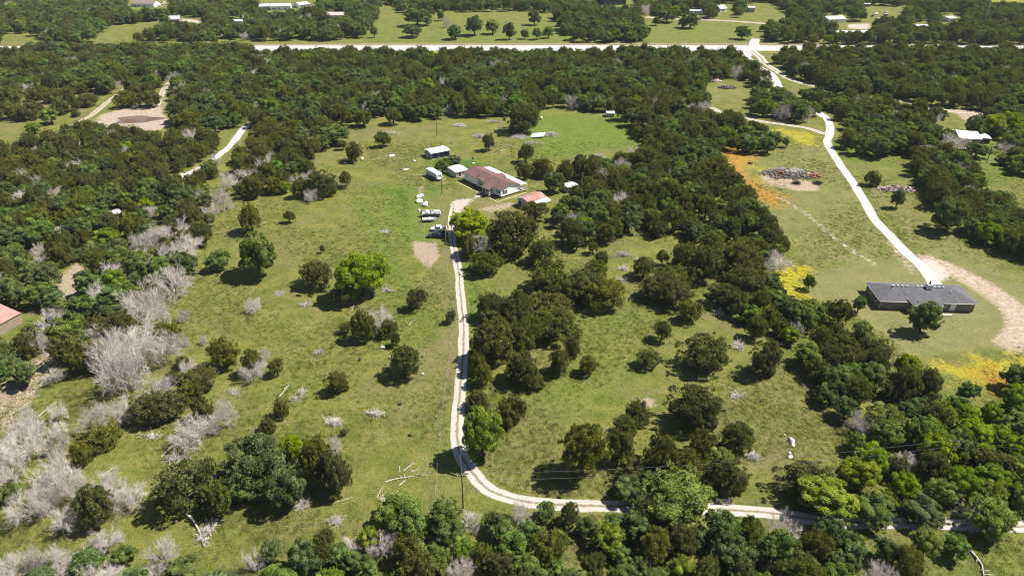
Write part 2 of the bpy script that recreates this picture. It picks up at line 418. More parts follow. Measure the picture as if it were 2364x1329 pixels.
c = k.mix(k.math('MULTIPLY', k.math('MULTIPLY', LU, k.ramp(nm_, 0.20, 0.5)), 0.95, clamp=True), c, k.mix(k.ramp(LU, 1.0, 1.3), k.mix(k.ramp(nq, 0.35, 0.62), (0.138, 0.178, 0.028), (0.088, 0.140, 0.020)), k.mix(k.ramp(nq, 0.35, 0.62), (0.088, 0.140, 0.020), (0.046, 0.098, 0.013))))
c = k.mix(k.math('MULTIPLY', LW, 0.72), c, k.mix(k.ramp(nm_, 0.3, 0.7), (0.146, 0.142, 0.060), (0.190, 0.166, 0.082)))
fl = k.math('ADD', YE, k.math('ADD', k.math('MULTIPLY_ADD', nf, 1.8, -0.95), k.math('MULTIPLY_ADD', nm_, 1.6, -0.85)))
c = k.mix(k.math('MULTIPLY', k.ramp(fl, 0.25, 0.95), 0.85), c, (0.40, 0.34, 0.016))
fo = k.math('ADD', OR, k.math('MULTIPLY_ADD', k.noise(v, 0.35, 5, 0.7), 2.2, -1.15))
c = k.mix(k.math('MULTIPLY', k.ramp(fo, 0.35, 1.15), 0.85), c, (0.36, 0.175, 0.024))
mp = k.n('ShaderNodeMapping'); k.l(v, mp.inputs['Vector']); mp.inputs['Rotation'].default_value = (0, 0, 0.5); mp.inputs['Scale'].default_value = (0.45, 1.3, 1)
ns = k.noise(mp.outputs[0], 1.5, 5, 0.78)
c = k.mix(k.math('MULTIPLY', k.ramp(ns, 0.48, 0.72), 0.5), c, k.mix(0.55, c, (0.075, 0.10, 0.02)))
c = k.mix(k.math('MULTIPLY', k.ramp(ns, 0.46, 0.28), 0.45), c, (0.27, 0.24, 0.09))
ng_ = k.noise(v, 1.25, 4, 0.85)
c = k.mix(k.math('MULTIPLY', k.ramp(ng_, 0.50, 0.66), 0.62), c, k.mix(0.70, c, (0.035, 0.052, 0.010)))
c = k.mix(k.math('MULTIPLY', k.ramp(ng_, 0.46, 0.30), 0.42), c, (0.265, 0.245, 0.085))
# fine blades, tufts and dead stalks
c = k.mix(k.math('MULTIPLY', k.ramp(nx_, 0.46, 0.66), 0.75), c, k.mix(0.62, c, (0.04, 0.055, 0.012)))
c = k.mix(k.math('MULTIPLY', k.ramp(k.noise(v, 1.7, 4, 0.75), 0.56, 0.76), 0.50), c, (0.31, 0.28, 0.14))
dd = k.math('ADD', DT, k.math('MULTIPLY_ADD', nf, 2.0, -1.0))
c = k.mix(k.math('MULTIPLY', k.ramp(dd, 0.35, 0.85), 0.85), c, k.mix(nf, (0.255, 0.185, 0.13), (0.40, 0.315, 0.25)))
gg = k.math('ADD', GRV, k.math('MULTIPLY_ADD', k.noise(v, 0.7, 5, 0.75), 2.0, -1.0))
c = k.mix(k.ramp(gg, 0.40, 0.80), c, k.mix(nx_, (0.33, 0.27, 0.22), (0.46, 0.40, 0.35)))
hh = k.math('ADD', k.math('MULTIPLY', nf, 1.0), k.math('MULTIPLY', nx_, 0.5))
hh = k.math('MULTIPLY', hh, k.math('SUBTRACT', 1.0, k.math('MULTIPLY', LW, 0.7)))
k.pbr(o, c, 0.95, k.bump(hh, 1.0, 0.45), spec=0.1)
go = link('ground', gme, m); tag(go, kind='structure')

# ------------------------------------------------------------------ roads
def gravelmat(name, c0, c1, median=None, fringe=(0.20, 0.165, 0.085)):
    m, t, o = newmat(name); k = NT(t); v = k.obj()
    n1 = k.noise(v, 0.5, 4, 0.6); n2 = k.noise(v, 4.0, 4, 0.7); n3 = k.noise(v, 1.1, 4, 0.7)
    c = k.mix(n1, c0, c1)
    c = k.mix(k.math('MULTIPLY', k.ramp(n2, 0.5, 0.75), 0.35), c, tuple(x * 0.72 for x in c0))
    ac = k.attr('across').outputs['Fac']
    if median is not None:
        md = k.math('SUBTRACT', 1.0, k.math('ABSOLUTE', k.math('MULTIPLY', k.math('SUBTRACT', ac, 0.5), 2.0)))
        f = k.ramp(k.math('ADD', md, k.math('MULTIPLY_ADD', n3, 0.7, -0.35)), 0.70, 0.92)
        c = k.mix(k.math('MULTIPLY', f, 0.85), c, median)
    e = k.math('ABSOLUTE', k.math('MULTIPLY', k.math('SUBTRACT', ac, 0.5), 2.0))
    f = k.ramp(k.math('ADD', e, k.math('MULTIPLY_ADD', n3, 0.8, -0.40)), 0.86, 1.05)
    c = k.mix(k.math('MULTIPLY', f, 0.85), c, fringe)
    k.pbr(o, c, 0.95, k.bump(n2, 0.5, 0.06), spec=0.1); return m
M_CALI = gravelmat('pale_gravel', (0.33, 0.285, 0.25), (0.46, 0.42, 0.385), (0.155, 0.125, 0.06))
M_CALI2 = gravelmat('white_gravel', (0.37, 0.345, 0.32), (0.50, 0.475, 0.455))
M_DIRTR = gravelmat('dirt_lane', (0.30, 0.245, 0.19), (0.40, 0.345, 0.29), (0.20, 0.165, 0.09))
M_ASPH = gravelmat('bleached_highway', (0.33, 0.32, 0.315), (0.40, 0.39, 0.385), None, (0.28, 0.26, 0.22))
M_PAINTY = simple('road_paint_yellow', (0.62, 0.50, 0.10), 0.7, 0.2, 1.0)
M_PAINTW = simple('road_paint_white', (0.84, 0.84, 0.82), 0.7, 0.1, 1.0)
def ribbon(name, line, width, mat, z, step=1.5, jit=0.25, px=True, na=7):
    w = catmull(wpoly(line) if px else np.array(line, float), step)
    d = np.gradient(w, axis=0); d /= np.linalg.norm(d, axis=1)[:, None] + 1e-9
    nrm = np.stack([-d[:, 1], d[:, 0]], 1); n = len(w)
    ww = width if hasattr(width, '__len__') else [width]
    wd = np.interp(np.linspace(0, 1, n), np.linspace(0, 1, len(ww)), ww)
    jl = np.convolve(NR.normal(0, 1, n + 4), np.ones(5) / 5, 'valid') * jit * 2; jr = np.convolve(NR.normal(0, 1, n + 4), np.ones(5) / 5, 'valid') * jit * 2
    V = []; A = []
    for q in range(na):
        s = q / (na - 1); off = (s - 0.5) * wd + (jl * (1 - s) * -1 + jr * s)
        V.append(np.concatenate([w + nrm * off[:, None], np.full((n, 1), z + 0.02 * math.sin(math.pi * s))], 1)); A.append(np.full(n, s))
    V = np.stack(V, 1).reshape(-1, 3); A = np.stack(A, 1).ravel()
    ii = (np.arange(n - 1)[:, None] * na + np.arange(na - 1)[None]).ravel()
    me = np_mesh(name, V, np.stack([ii, ii + na, ii + na + 1, ii + 1], 1))
    a = me.attributes.new('across', 'FLOAT', 'POINT'); a.data.foreach_set('value', A.astype(np.float32))
    ob = link(name, me, mat); tag(ob, kind='structure'); return ob
hy = [(-2200, 512), (-900, 513), (-420, 515), (-250, 517.5), (-120, 519), (0, 519.5), (200, 519), (420, 517), (900, 512), (2200, 505)]
ribbon('highway', hy, 20.0, M_ASPH, 0.060, 8, 0.1, False)
for dx, nm, mm in ((-0.25, 'centre_line', M_PAINTY), (0.25, 'centre_line', M_PAINTY), (-6.2, 'edge_line', M_PAINTW), (6.2, 'edge_line', M_PAINTW)):
    ribbon('road_marking_' + nm, [(x, y + dx) for x, y in hy], 0.16, mm, 0.085, 8, 0.0, False, 2)
ribbon('junction_apron', [(1707,119),(1712,124),(1722,130)], [10, 13, 10], M_ASPH, 0.045, 2, 0.2)
ribbon('county_road', L_COUNTY, [6.5, 6, 5.5, 5.5, 5, 4, 4], M_CALI2, 0.030)
ribbon('gravel_lane', L_LANE, [7, 5, 4, 3.6], M_CALI, 0.020)
ribbon('side_road', L_NORTH, [9, 7, 7], M_ASPH, 0.040, 2)
ribbon('back_road', L_BACK, 7, M_DIRTR, 0.030, 4)
ribbon('dirt_road', L_DIRT, [3.6, 3.4, 4, 5, 7, 9], M_DIRTR, 0.030)
ribbon('east_driveway', L_EAST, [3.6, 4.0, 3.6, 3.4, 3.4, 3.4, 3.4, 3.5, 3.8, 4.2], M_CALI2, 0.040, 1.2, 0.09)
ribbon('east_lane', L_WESTARM, 3.0, M_CALI, 0.025)
ribbon('main_driveway', L_DRIVE, [2.7, 2.4, 2.4, 2.45, 2.6, 2.8, 2.9, 3.0, 3.0, 2.9, 2.7, 2.6], M_CALI, 0.030, 1.0, 0.10)
ribbon('farm_track', L_FARM, [3, 3.2, 3.6, 3.6, 3.4, 3.4, 3], M_CALI2, 0.030)
ribbon('field_track', L_TRACK, [2.6, 3.2, 3.4, 3, 2], M_DIRTR, 0.030, 1.2, 0.35)
ribbon('pond_track', L_TRACK2, 3.0, M_DIRTR, 0.022, 1.2, 0.4)
ribbon('wood_track', L_LANE3, 3, M_DIRTR, 0.022)

# pond: shallow brown water in a muddy hollow
m, t, o = newmat('pond_water'); k = NT(t); v = k.obj()
c = k.mix(k.ramp(k.noise(v, 0.12, 4), 0.35, 0.65), (0.12, 0.075, 0.055), (0.21, 0.14, 0.115))
k.pbr(o, c, 0.05, k.bump(k.noise(v, 2.5, 2), 0.05, 0.03), spec=0.6)
pc = G(318, 276); pv = []; 
for q in range(48):
    a = 2 * math.pi * q / 48
    rr = 1 + 0.14 * math.sin(3 * a + 1) + 0.08 * math.sin(5 * a)
    pv.append((pc.x + 11.0 * rr * math.cos(a), pc.y + 6.5 * rr * math.sin(a), 0.035))
MB().add(pv, [list(range(48))]).build('pond_water', m)['kind'] = 'structure'
# ------------------------------------------------------------------ tree prototypes (crown fits a unit ball round the origin)
def unit(v): return v / (np.linalg.norm(v, axis=-1, keepdims=True) + 1e-9)
def leaf_quads(P, ax, nrm, ln, wd):
    """diamond leaves: long axis ax, width along ax x nrm, slightly folded"""
    b = unit(np.cross(ax, nrm)); a = unit(ax); f = unit(np.cross(b, a)) * (wd * 0.35)[:, None]
    L = a * ln[:, None]; Wd = b * wd[:, None]
    V = np.stack([P - L, P + Wd + f, P + L, P - Wd + f], 1).reshape(-1, 3)
    n = len(P); F = np.arange(n * 4).reshape(n, 4)
    return V, F
def crown_mesh(name, seed, kind, mat):
    r = np.random.default_rng(seed)
    nl = {'J': 84, 'O': 54, 'B': 60}[kind]; per = {'J': 300, 'O': 420, 'B': 420}[kind]
    d = unit(r.normal(size=(nl * 3, 3))); d = d[d[:, 2] > {'J': -0.75, 'O': -0.55, 'B': -0.7}[kind]][:nl]
    z = d[:, 2]
    prof = np.ones(len(d)) if kind != 'J' else np.where(z > 0, 0.80 + 0.20 * (1 - z), 1.0)
    rad = r.uniform(0.50, 0.86, len(d)) * prof
    # a few big shoulders make the outline uneven
    sh = unit(r.normal(size=(4, 3))); rad *= 1 + 0.40 * np.clip((d @ sh.T), 0, 1).max(1) - 0.25
    cen = d * rad[:, None]
    lr = r.uniform(0.13, 0.22, len(d)) if kind == 'J' else r.uniform(0.17, 0.28, len(d))
    Ps, Ax, Nm, Ln, Wd, Ti = [], [], [], [], [], []
    for i in range(len(d)):
        n = int(per * (lr[i] / 0.27) ** 2)
        q = unit(r.normal(size=(n, 3)) + d[i] * 0.75 + np.array([0, 0, 0.45]))
        shell = r.uniform(0.55, 1.0, n) ** 0.6
        st = np.array([1, 1, 1.25 if kind == 'J' else 0.8])
        p = cen[i] + q * (lr[i] * shell)[:, None] * st
        if kind == 'J':
            ax = unit(q * np.where(r.uniform(size=(n, 1)) < 0.35, 1.0, 0.15) + np.array([0, 0, 0.8]) + r.normal(size=(n, 3)) * 0.5)
            ln = r.uniform(0.030, 0.070, n); wd = r.uniform(0.012, 0.024, n)
        else:
            ax = unit(r.normal(size=(n, 3)) + q * 0.3)
            ln = r.uniform(0.022, 0.050, n); wd = r.uniform(0.016, 0.034, n)
        nm = unit(q + np.array([0, 0, .25]) + r.normal(size=(n, 3)) * (0.45 if kind == 'J' else 0.5))
        Ps.append(p); Ax.append(ax); Nm.append(nm); Ln.append(ln); Wd.append(wd)
        Ti.append(np.clip(r.normal(0.5, 0.26) + r.normal(0, 0.24, n), 0, 1))
    # loose sprigs break the outline
    for i in range(46):
        dd = unit(r.normal(size=3)); dd[2] = abs(dd[2]) if r.uniform() < .75 else dd[2] * .6
        ce = dd * r.uniform(0.82, 1.06) * (1.0 if kind != 'J' else 0.95); n = 34
        q = unit(r.normal(size=(n, 3)) + dd * .5); Ps.append(ce + q * (r.uniform(.3, 1, n) * r.uniform(.06, .11))[:, None])
        Ax.append(unit(q * .5 + dd + np.array([0, 0, .4]) + r.normal(size=(n, 3)) * .4)); Nm.append(unit(q + r.normal(size=(n, 3)) * .5))
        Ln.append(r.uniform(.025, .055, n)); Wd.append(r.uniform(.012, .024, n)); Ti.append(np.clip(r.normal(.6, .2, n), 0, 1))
    # inner twigs and leaves that close the crown, shade put into a darker tint
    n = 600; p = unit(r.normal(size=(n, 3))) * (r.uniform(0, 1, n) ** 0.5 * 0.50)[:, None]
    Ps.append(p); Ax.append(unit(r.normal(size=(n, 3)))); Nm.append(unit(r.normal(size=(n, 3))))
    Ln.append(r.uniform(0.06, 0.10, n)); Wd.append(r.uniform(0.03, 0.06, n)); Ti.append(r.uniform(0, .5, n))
    P = np.concatenate(Ps); 
    V, F = leaf_quads(P, np.concatenate(Ax), np.concatenate(Nm), np.concatenate(Ln), np.concatenate(Wd))
    ex = np.percentile(np.abs(V), 99.3, axis=0); V = V / ex
    V[:, 2] = np.maximum(V[:, 2], -0.97)
    return np_mesh(name, V, F, np.repeat(np.concatenate(Ti), 4), [mat])
def np_tubes(segs, sides=3):
    """segs: list of (p0, p1, r0, r1)"""
    A = np.array([s[0] for s in segs]); B = np.array([s[1] for s in segs]); r0 = np.array([s[2] for s in segs]); r1 = np.array([s[3] for s in segs])
    d = unit(B - A); h = np.where(np.abs(d[:, 2:3]) > 0.9, np.array([[1., 0, 0]]), np.array([[0, 0, 1.]]))
    u = unit(np.cross(d, h)); w = np.cross(d, u); V = []
    for P, rr in ((A, r0), (B, r1)):
        for q in range(sides):
            t_ = 2 * math.pi * q / sides
            V.append(P + (u * math.cos(t_) + w * math.sin(t_)) * rr[:, None])
    V = np.stack(V, 1); n = len(A); base = np.arange(n)[:, None] * (2 * sides); F = []
    for q in range(sides):
        q2 = (q + 1) % sides
        F.append(np.concatenate([base + q, base + q2, base + sides + q2, base + sides + q], 1))
    return V.reshape(-1, 3), np.concatenate(F)
def trunk_mesh(name, seed, mat):
    """stem of height 1 reaching the crown centre, limbs spread to radius ~0.6 above it"""
    r = np.random.default_rng(seed); segs = []
    p = np.zeros(3); tips = []
    for q in range(4):
        n = p + np.array([r.normal(0, 0.03), r.normal(0, 0.03), 0.2]); segs.append((p, n, 0.115 - q * 0.018, 0.10 - q * 0.018)); p = n
    for q in range(7):
        a = 2 * math.pi * (q + r.uniform(-.3, .3)) / 7; b = np.array([0, 0, r.uniform(0.35, 0.8)])
        m1 = b + np.array([math.cos(a) * 0.28, math.sin(a) * 0.28, 0.22]); m2 = m1 + np.array([math.cos(a) * r.uniform(.2, .35), math.sin(a) * r.uniform(.2, .35), r.uniform(.1, .4)])
        segs += [(b, m1, 0.055, 0.038), (m1, m2, 0.038, 0.014)]
    V, F = np_tubes(segs, 6); V[:, 2] = np.maximum(V[:, 2], 0)
    return np_mesh(name, V, F, None, [mat])
def dead_mesh(name, seed, mat, lean=0.0, density=1.0, spread=1.0):
    """leafless branch haze: forks from the trunk top to fine twigs; fits the unit ball"""
    r = np.random.default_rng(seed); segs = []
    def grow(p, d, L, rad, lev):
        n = 2; q = p
        for s in range(n):
            d = unit(d + r.normal(0, 0.16, 3) + np.array([0, 0, 0.06])); e = q + d * L / n
            segs.append((q, e, rad * (1 - 0.3 * s), rad * (0.7 - 0.25 * s))); q = e
            if lev < 4:
                kids = [0, 3, 3, 4][lev] if s == 0 else [0, 4, 4, 6][lev]
                if lev == 3: kids = max(1, int(kids * density))
                for _ in range(kids):
                    dd = unit(d + r.normal(0, 0.62 * spread, 3) + np.array([0, 0, 0.10]))
                    grow(q, dd, L * r.uniform(0.5, 0.75), rad * 0.56, lev + 1)
    for q in range(7):
        a = 2 * math.pi * (q + r.uniform(-.35, .35)) / 7; el = r.uniform(0.25, 1.1)
        grow(np.array([0, 0, -0.85]), np.array([math.cos(a) * math.cos(el), math.sin(a) * math.cos(el), math.sin(el)]), r.uniform(0.75, 1.0), 0.027, 1)
    V, F = np_tubes(segs, 3)
    rr = np.linalg.norm(V, axis=1); 
    lo, hi = np.percentile(V, 1.0, axis=0), np.percentile(V, 99.0, axis=0)
    V = (V - (lo + hi) / 2) / ((hi - lo) / 2)
    V = V.clip(-1.25, 1.25); V[:, 2] = np.maximum(V[:, 2], -0.98)
    return np_mesh(name, V, F, None, [mat])
NVAR = {'J': 7, 'O': 6, 'B': 4, 'D': 5}
CROWN = {kd: [] for kd in 'JOBD'}
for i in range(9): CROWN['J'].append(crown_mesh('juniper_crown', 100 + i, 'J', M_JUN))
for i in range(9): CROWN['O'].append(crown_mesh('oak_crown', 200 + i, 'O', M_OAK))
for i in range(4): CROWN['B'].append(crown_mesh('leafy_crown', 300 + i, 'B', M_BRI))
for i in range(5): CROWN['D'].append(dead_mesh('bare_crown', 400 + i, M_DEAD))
TRUNK = [trunk_mesh('tree_trunk', 500 + i, M_BARK) for i in range(4)]
DTRUNK = [trunk_mesh('dead_trunk', 520 + i, M_DEAD) for i in range(3)]

# ------------------------------------------------------------------ tree survey: crown boxes (cx, cy, w, h px, kind) by place
# J juniper to the ground, T juniper with clear stem, O oak, B bright spring-green tree, D bare dead tree
SURVEY = [
 ('alone in the western pasture', [(577,502,54,64,'T'),(667,498,26,24,'T'),(499,602,52,46,'O'),(590,588,92,98,'O'),(743,574,12,16,'T'),
   (963,687,46,46,'T'),(1041,728,26,28,'T'),(938,836,82,78,'J'),(777,884,50,54,'J'),(637,844,36,36,'T')]),
 ('in the pair with the round yellow-green tree', [(728,632,80,62,'T'),(836,637,114,106,'B'),(783,685,44,42,'T')]),
 ('in the tight knot of pasture trees', [(796,755,32,24,'T'),(838,752,58,74,'J'),(877,740,62,60,'D'),(912,780,24,32,'T'),(897,758,44,44,'J')]),
 ('in the row at the low pasture edge', [(512,813,68,68,'T'),(581,832,46,56,'T'),(577,862,42,46,'D'),(399,872,40,32,'J'),(420,836,38,32,'J'),(435,848,34,38,'D'),
   (461,872,82,60,'J'),(443,900,64,52,'J'),(353,900,76,54,'D'),(363,938,112,68,'J'),(608,821,28,38,'D'),(588,848,40,40,'D')]),
 ('among bare trees by the lower pasture', [(281,949,44,60,'D'),(230,964,64,74,'D'),(217,988,74,44,'D'),(468,946,52,62,'J'),(522,956,52,78,'D'),(455,988,84,50,'D'),
   (422,1014,74,48,'D'),(650,940,36,62,'J'),(618,982,40,38,'J'),(422,729,28,28,'D'),(583,706,36,34,'D'),(468,785,20,20,'D'),(420,787,24,32,'D')]),
 ('in the grey thicket edging the western wood', [(279,846,104,124,'D'),(307,800,134,104,'D'),(371,808,74,74,'D'),(256,815,74,104,'D'),(330,702,80,84,'D'),(371,728,40,54,'D'),
   (391,768,52,52,'J'),(350,772,42,34,'J'),(118,746,64,60,'D'),(92,792,40,54,'D'),(400,540,90,60,'D'),(430,575,70,60,'D'),(385,600,80,80,'D'),(400,650,80,70,'D'),(512,460,40,60,'D'),(545,415,60,40,'D'),(352,665,60,50,'D')]),
 ('in the pale dead grove below the stony slope', [(136,951,34,44,'D'),(66,962,40,44,'D'),(64,992,64,64,'D'),(133,992,46,44,'D'),(56,1034,84,80,'D'),(133,1024,56,64,'D'),(23,1085,66,74,'D'),
   (123,1098,104,94,'D'),(179,1129,64,84,'D'),(69,1167,94,80,'D'),(146,1203,60,62,'D'),(102,1150,64,74,'D'),(246,1114,64,64,'D'),(302,1144,64,60,'D'),(266,1144,64,74,'D'),(10,1040,50,60,'D'),(-20,1110,80,80,'D'),
   (220,1165,84,98,'J'),(187,1050,46,62,'J'),(20,1134,54,44,'O'),(230,1006,94,44,'J')]),
 ('beside the fallen grey trunk in the lower pasture', [(428,1122,134,120,'J'),(505,1152,77,85,'J')]),
 ('in the broad leafy clump of the lower pasture', [(585,1070,146,129,'O'),(672,1030,55,55,'B'),(728,1062,95,112,'J'),(772,1092,79,115,'J'),(655,1125,95,98,'O'),(769,1029,38,38,'D'),(792,999,17,17,'J'),(560,1120,77,77,'O')]),
 ('in the bleached thicket at the bottom fence', [(235,1255,84,60,'D'),(379,1278,64,68,'D'),(586,1295,44,64,'D'),(205,1295,74,62,'O'),(284,1283,60,54,'O'),(425,1316,84,54,'O'),
   (26,1306,64,64,'D'),(77,1293,48,64,'D'),(125,1288,44,64,'D'),(256,1318,64,44,'D'),(350,1321,54,34,'D'),(143,1316,54,40,'D'),(163,1285,24,44,'D'),(628,1272,44,54,'O'),(703,1285,74,74,'O'),(741,1283,44,64,'J'),
   (0,1340,80,50,'D'),(200,1345,90,50,'D'),(90,1350,80,50,'O'),(300,1350,80,50,'O'),(500,1350,90,60,'O'),(640,1340,90,60,'O')]),
 ('standing over the driveway bend', [(1114,1003,92,116,'B'),(915,1183,118,84,'O')]),
 ('in the juniper belt along the driveway', [(1130,709,71,67,'J'),(1182,720,86,77,'J'),(1148,788,107,105,'J'),(1114,867,46,53,'J'),(1102,838,46,55,'J'),(1104,925,58,53,'J'),(1171,950,58,67,'J'),
   (1195,711,62,79,'J'),(1277,708,89,53,'J'),(1282,747,115,79,'J'),(1195,777,72,79,'J'),(1232,762,72,72,'J'),(1323,800,38,46,'J'),(1292,834,53,62,'J'),(1359,840,43,40,'T'),(1205,852,81,81,'J'),(1228,878,55,46,'J'),
   (1192,946,46,64,'J'),(1107,800,43,60,'J'),(1150,745,69,60,'J'),(1240,700,69,52,'J')]),
 ('in the open east meadow', [(1392,676,106,78,'J'),(1345,668,78,67,'J'),(1512,670,67,41,'T'),(1558,674,86,48,'T'),(1597,716,54,45,'T'),(1679,685,78,60,'J'),(1530,762,45,43,'T'),(1495,824,56,33,'T'),
   (1625,816,113,89,'J'),(1768,826,73,84,'J'),(1748,752,48,50,'T'),(1602,940,113,104,'J'),(1472,951,58,58,'J'),(1443,984,58,52,'J')]),
 ('in the group above the road bend', [(1346,1044,112,128,'J'),(1433,1029,67,76,'J'),(1525,1050,79,101,'J'),(1590,1080,85,85,'J'),(1625,1024,61,67,'J'),(1664,1062,65,59,'B'),(1684,1098,85,85,'J'),(1700,1012,76,76,'J'),(1459,1088,76,67,'J')]),
 ('overhanging the gravel road by the metal gate', [(1565,1152,172,112,'O'),(1458,1132,76,56,'O'),(1525,1122,84,62,'O'),(1861,1112,124,94,'J'),(1917,1150,134,84,'B'),(2020,1180,90,56,'O'),(2135,1184,90,60,'O'),(2290,1190,110,90,'O')]),
 ('in the meadow below the big hedge', [(1251,581,68,64,'J'),(1267,637,92,82,'J'),(1349,647,94,64,'J'),(1377,620,54,44,'J'),(1387,597,36,36,'T'),(1331,558,32,32,'T'),(1369,570,26,24,'T'),
   (1487,615,58,46,'T'),(1530,592,28,30,'T'),(1584,590,64,64,'J'),(1630,608,80,82,'J'),(1559,638,80,54,'J'),(1533,660,94,44,'J'),(1712,654,104,82,'J'),(1640,560,64,54,'J'),(1700,592,104,84,'J')]),
 ('at the driveway head by the trucks', [(1183,540,112,106,'J'),(1122,606,78,60,'J'),(1112,567,64,54,'D'),(1085,567,54,54,'J'),(1081,517,94,60,'B')]),
 ('around the white house and its sheds', [(1236,487,58,44,'T'),(1250,388,54,44,'J'),(1209,394,38,38,'T'),(1215,352,36,38,'T'),(1278,420,48,46,'O'),(1305,394,44,48,'J'),(1343,384,48,52,'J'),(1330,450,36,44,'T'),
   (1020,382,34,34,'O'),(1046,372,40,24,'O'),(1160,405,20,16,'O')]),
 ('in the green field behind the white house', [(1128,327,30,34,'T'),(1205,272,84,70,'J'),(883,320,38,32,'T'),(818,351,42,46,'J'),(718,340,52,44,'T'),(770,311,70,46,'O'),(797,412,30,32,'T'),(745,424,66,62,'J'),(790,333,22,18,'T'),
   (907,266,40,36,'T'),(838,272,44,34,'T')]),
 ('beside the grey brick house', [(2135,732,68,74,'O'),(1985,702,32,38,'O'),(1870,650,28,34,'O')]),
 ('along the eastern driveway field', [(2017,412,34,36,'J'),(2074,458,28,42,'O'),(2196,496,78,78,'O'),(1815,328,18,22,'O'),(2350,872,64,60,'O')]),
 ('close round the white-roofed cottage', [(2252,292,44,50,'O'),(2300,288,62,46,'B'),(2335,285,54,48,'B'),(2200,331,52,42,'D'),(2258,346,50,30,'O'),(2288,264,46,24,'J'),(2322,341,34,28,'D'),(2186,318,44,40,'O')]),
 ('in the dry field by the muddy pond', [(64,256,56,42,'J'),(115,267,42,34,'B'),(138,247,38,36,'J'),(169,239,26,36,'J'),(202,231,48,28,'J'),(174,263,20,14,'J'),(84,216,46,32,'J'),(123,221,42,32,'J'),(156,216,36,30,'J'),
   (189,203,30,24,'J'),(243,190,42,38,'O'),(294,229,54,38,'J'),(340,229,54,38,'J'),(77,295,32,24,'B'),(64,323,28,20,'J'),(202,288,28,20,'J'),(20,226,74,52,'J'),(15,256,54,42,'J')]),
 ('screening the far end of the highway', [(75 + i * 23 + (i * 37) % 11, 113 + (i * 53) % 5, 36 + (i * 29) % 12, 27 + (i * 31) % 8, 'OJOOJ'[i % 5]) for i in range(22)]),
 ('on the highway verge by the eastern wood', [(1868,112,30,26,'J'),(1900,114,28,20,'J'),(1985,111,30,24,'O'),(2050,111,30,28,'O'),(2085,113,30,22,'J'),(2122,112,28,24,'J'),(2190,110,34,26,'O'),(2245,112,30,22,'O'),(2325,110,38,26,'J')]),
 ('in the parkland across the highway', [(951,72,42,24,'O'),(864,74,16,26,'O'),(962,40,62,32,'O'),(1018,36,18,22,'O'),(990,28,27,24,'O'),(1095,60,44,42,'O'),(1137,63,34,30,'O'),(1050,75,36,30,'O'),(1175,72,30,36,'O'),
   (1234,41,30,32,'O'),(1212,79,20,20,'O'),(1240,78,22,24,'O'),(1266,75,24,24,'O'),(1433,68,62,36,'O'),(1480,75,44,34,'O'),(1515,49,20,18,'O'),(1540,37,44,24,'O'),(1595,47,44,34,'O'),(1577,52,24,22,'O'),(1715,76,34,28,'O'),
   (1345,66,30,28,'O'),(1380,60,40,30,'O'),(1310,52,34,34,'O'),(1400,84,40,24,'O'),(1030,52,18,24,'D')]),
]
KNAME = {'J': ('juniper_tree', 'dark olive juniper', 'juniper'), 'T': ('juniper_tree', 'clear-stemmed dark juniper', 'juniper'), 'O': ('oak_tree', 'deep green oak', 'oak'),
         'B': ('leafy_tree', 'bright yellow-green tree', 'tree'), 'D': ('dead_tree', 'bare grey dead tree', 'dead tree')}
ORD = ['', 'second ', 'third ', 'fourth ', 'fifth ', 'sixth ', 'seventh ', 'eighth ', 'ninth ', 'tenth ', 'eleventh ', 'twelfth ', 'thirteenth ', 'fourteenth ', 'fifteenth ', 'sixteenth ', 'seventeenth ', 'eighteenth ', 'nineteenth ', 'twentieth ', 'twenty-first ', 'twenty-second ', 'twenty-third ', 'twenty-fourth ', 'twenty-fifth ']
LIFT = {'J': 0.0, 'T': 0.9, 'O': 0.5, 'B': 0.6, 'D': 0.15}
camv = Vector((0, 0, CAMH)); fwd = Vector((0, cT, -sT))
def fit(cx, cy, w, h, kd):
    hc, r_, c_ = 2.0, 2.0, 2.0
    for _ in range(5):
        P = G(cx, cy, hc); dep = (P - camv).dot(fwd); s = FPX / dep
        r_ = w / 2 / s; be = math.asin((CAMH - hc) / (P - camv).length)
        q = (h / 2 / s) ** 2 - (r_ * math.sin(be)) ** 2
        c_ = math.sqrt(max(q, 0)) / math.cos(be); c_ = min(max(c_, 0.60 * r_), 1.5 * r_)
        hc = LIFT[kd] * min(1, r_ / 2) + c_ * 0.95
    return P.x, P.y, hc, r_, c_
TREES = []
for note, rows in SURVEY:
    tmp = {}
    for cx, cy, w, h, kd in rows:
        x, y, hc, r_, c_ = fit(cx, cy, w, h, kd)
        T_ = dict(x=x, y=y, hc=hc, r=r_, c=c_, kd=kd, note=note, hand=True, px=r_ * pxm(cy))
        TREES.append(T_); tmp.setdefault(kd, []).append(T_)
    for kd, L in tmp.items():
        L.sort(key=lambda q: -q['r'])
        for i, q in enumerate(L):
            pre = '' if len(L) == 1 else ('smallest ' if i == len(L) - 1 else ORD[min(i, 24)] + ('largest ' if i else 'largest '))
            q['label'] = pre + KNAME[kd][1] + ' ' + note
            q['group'] = None

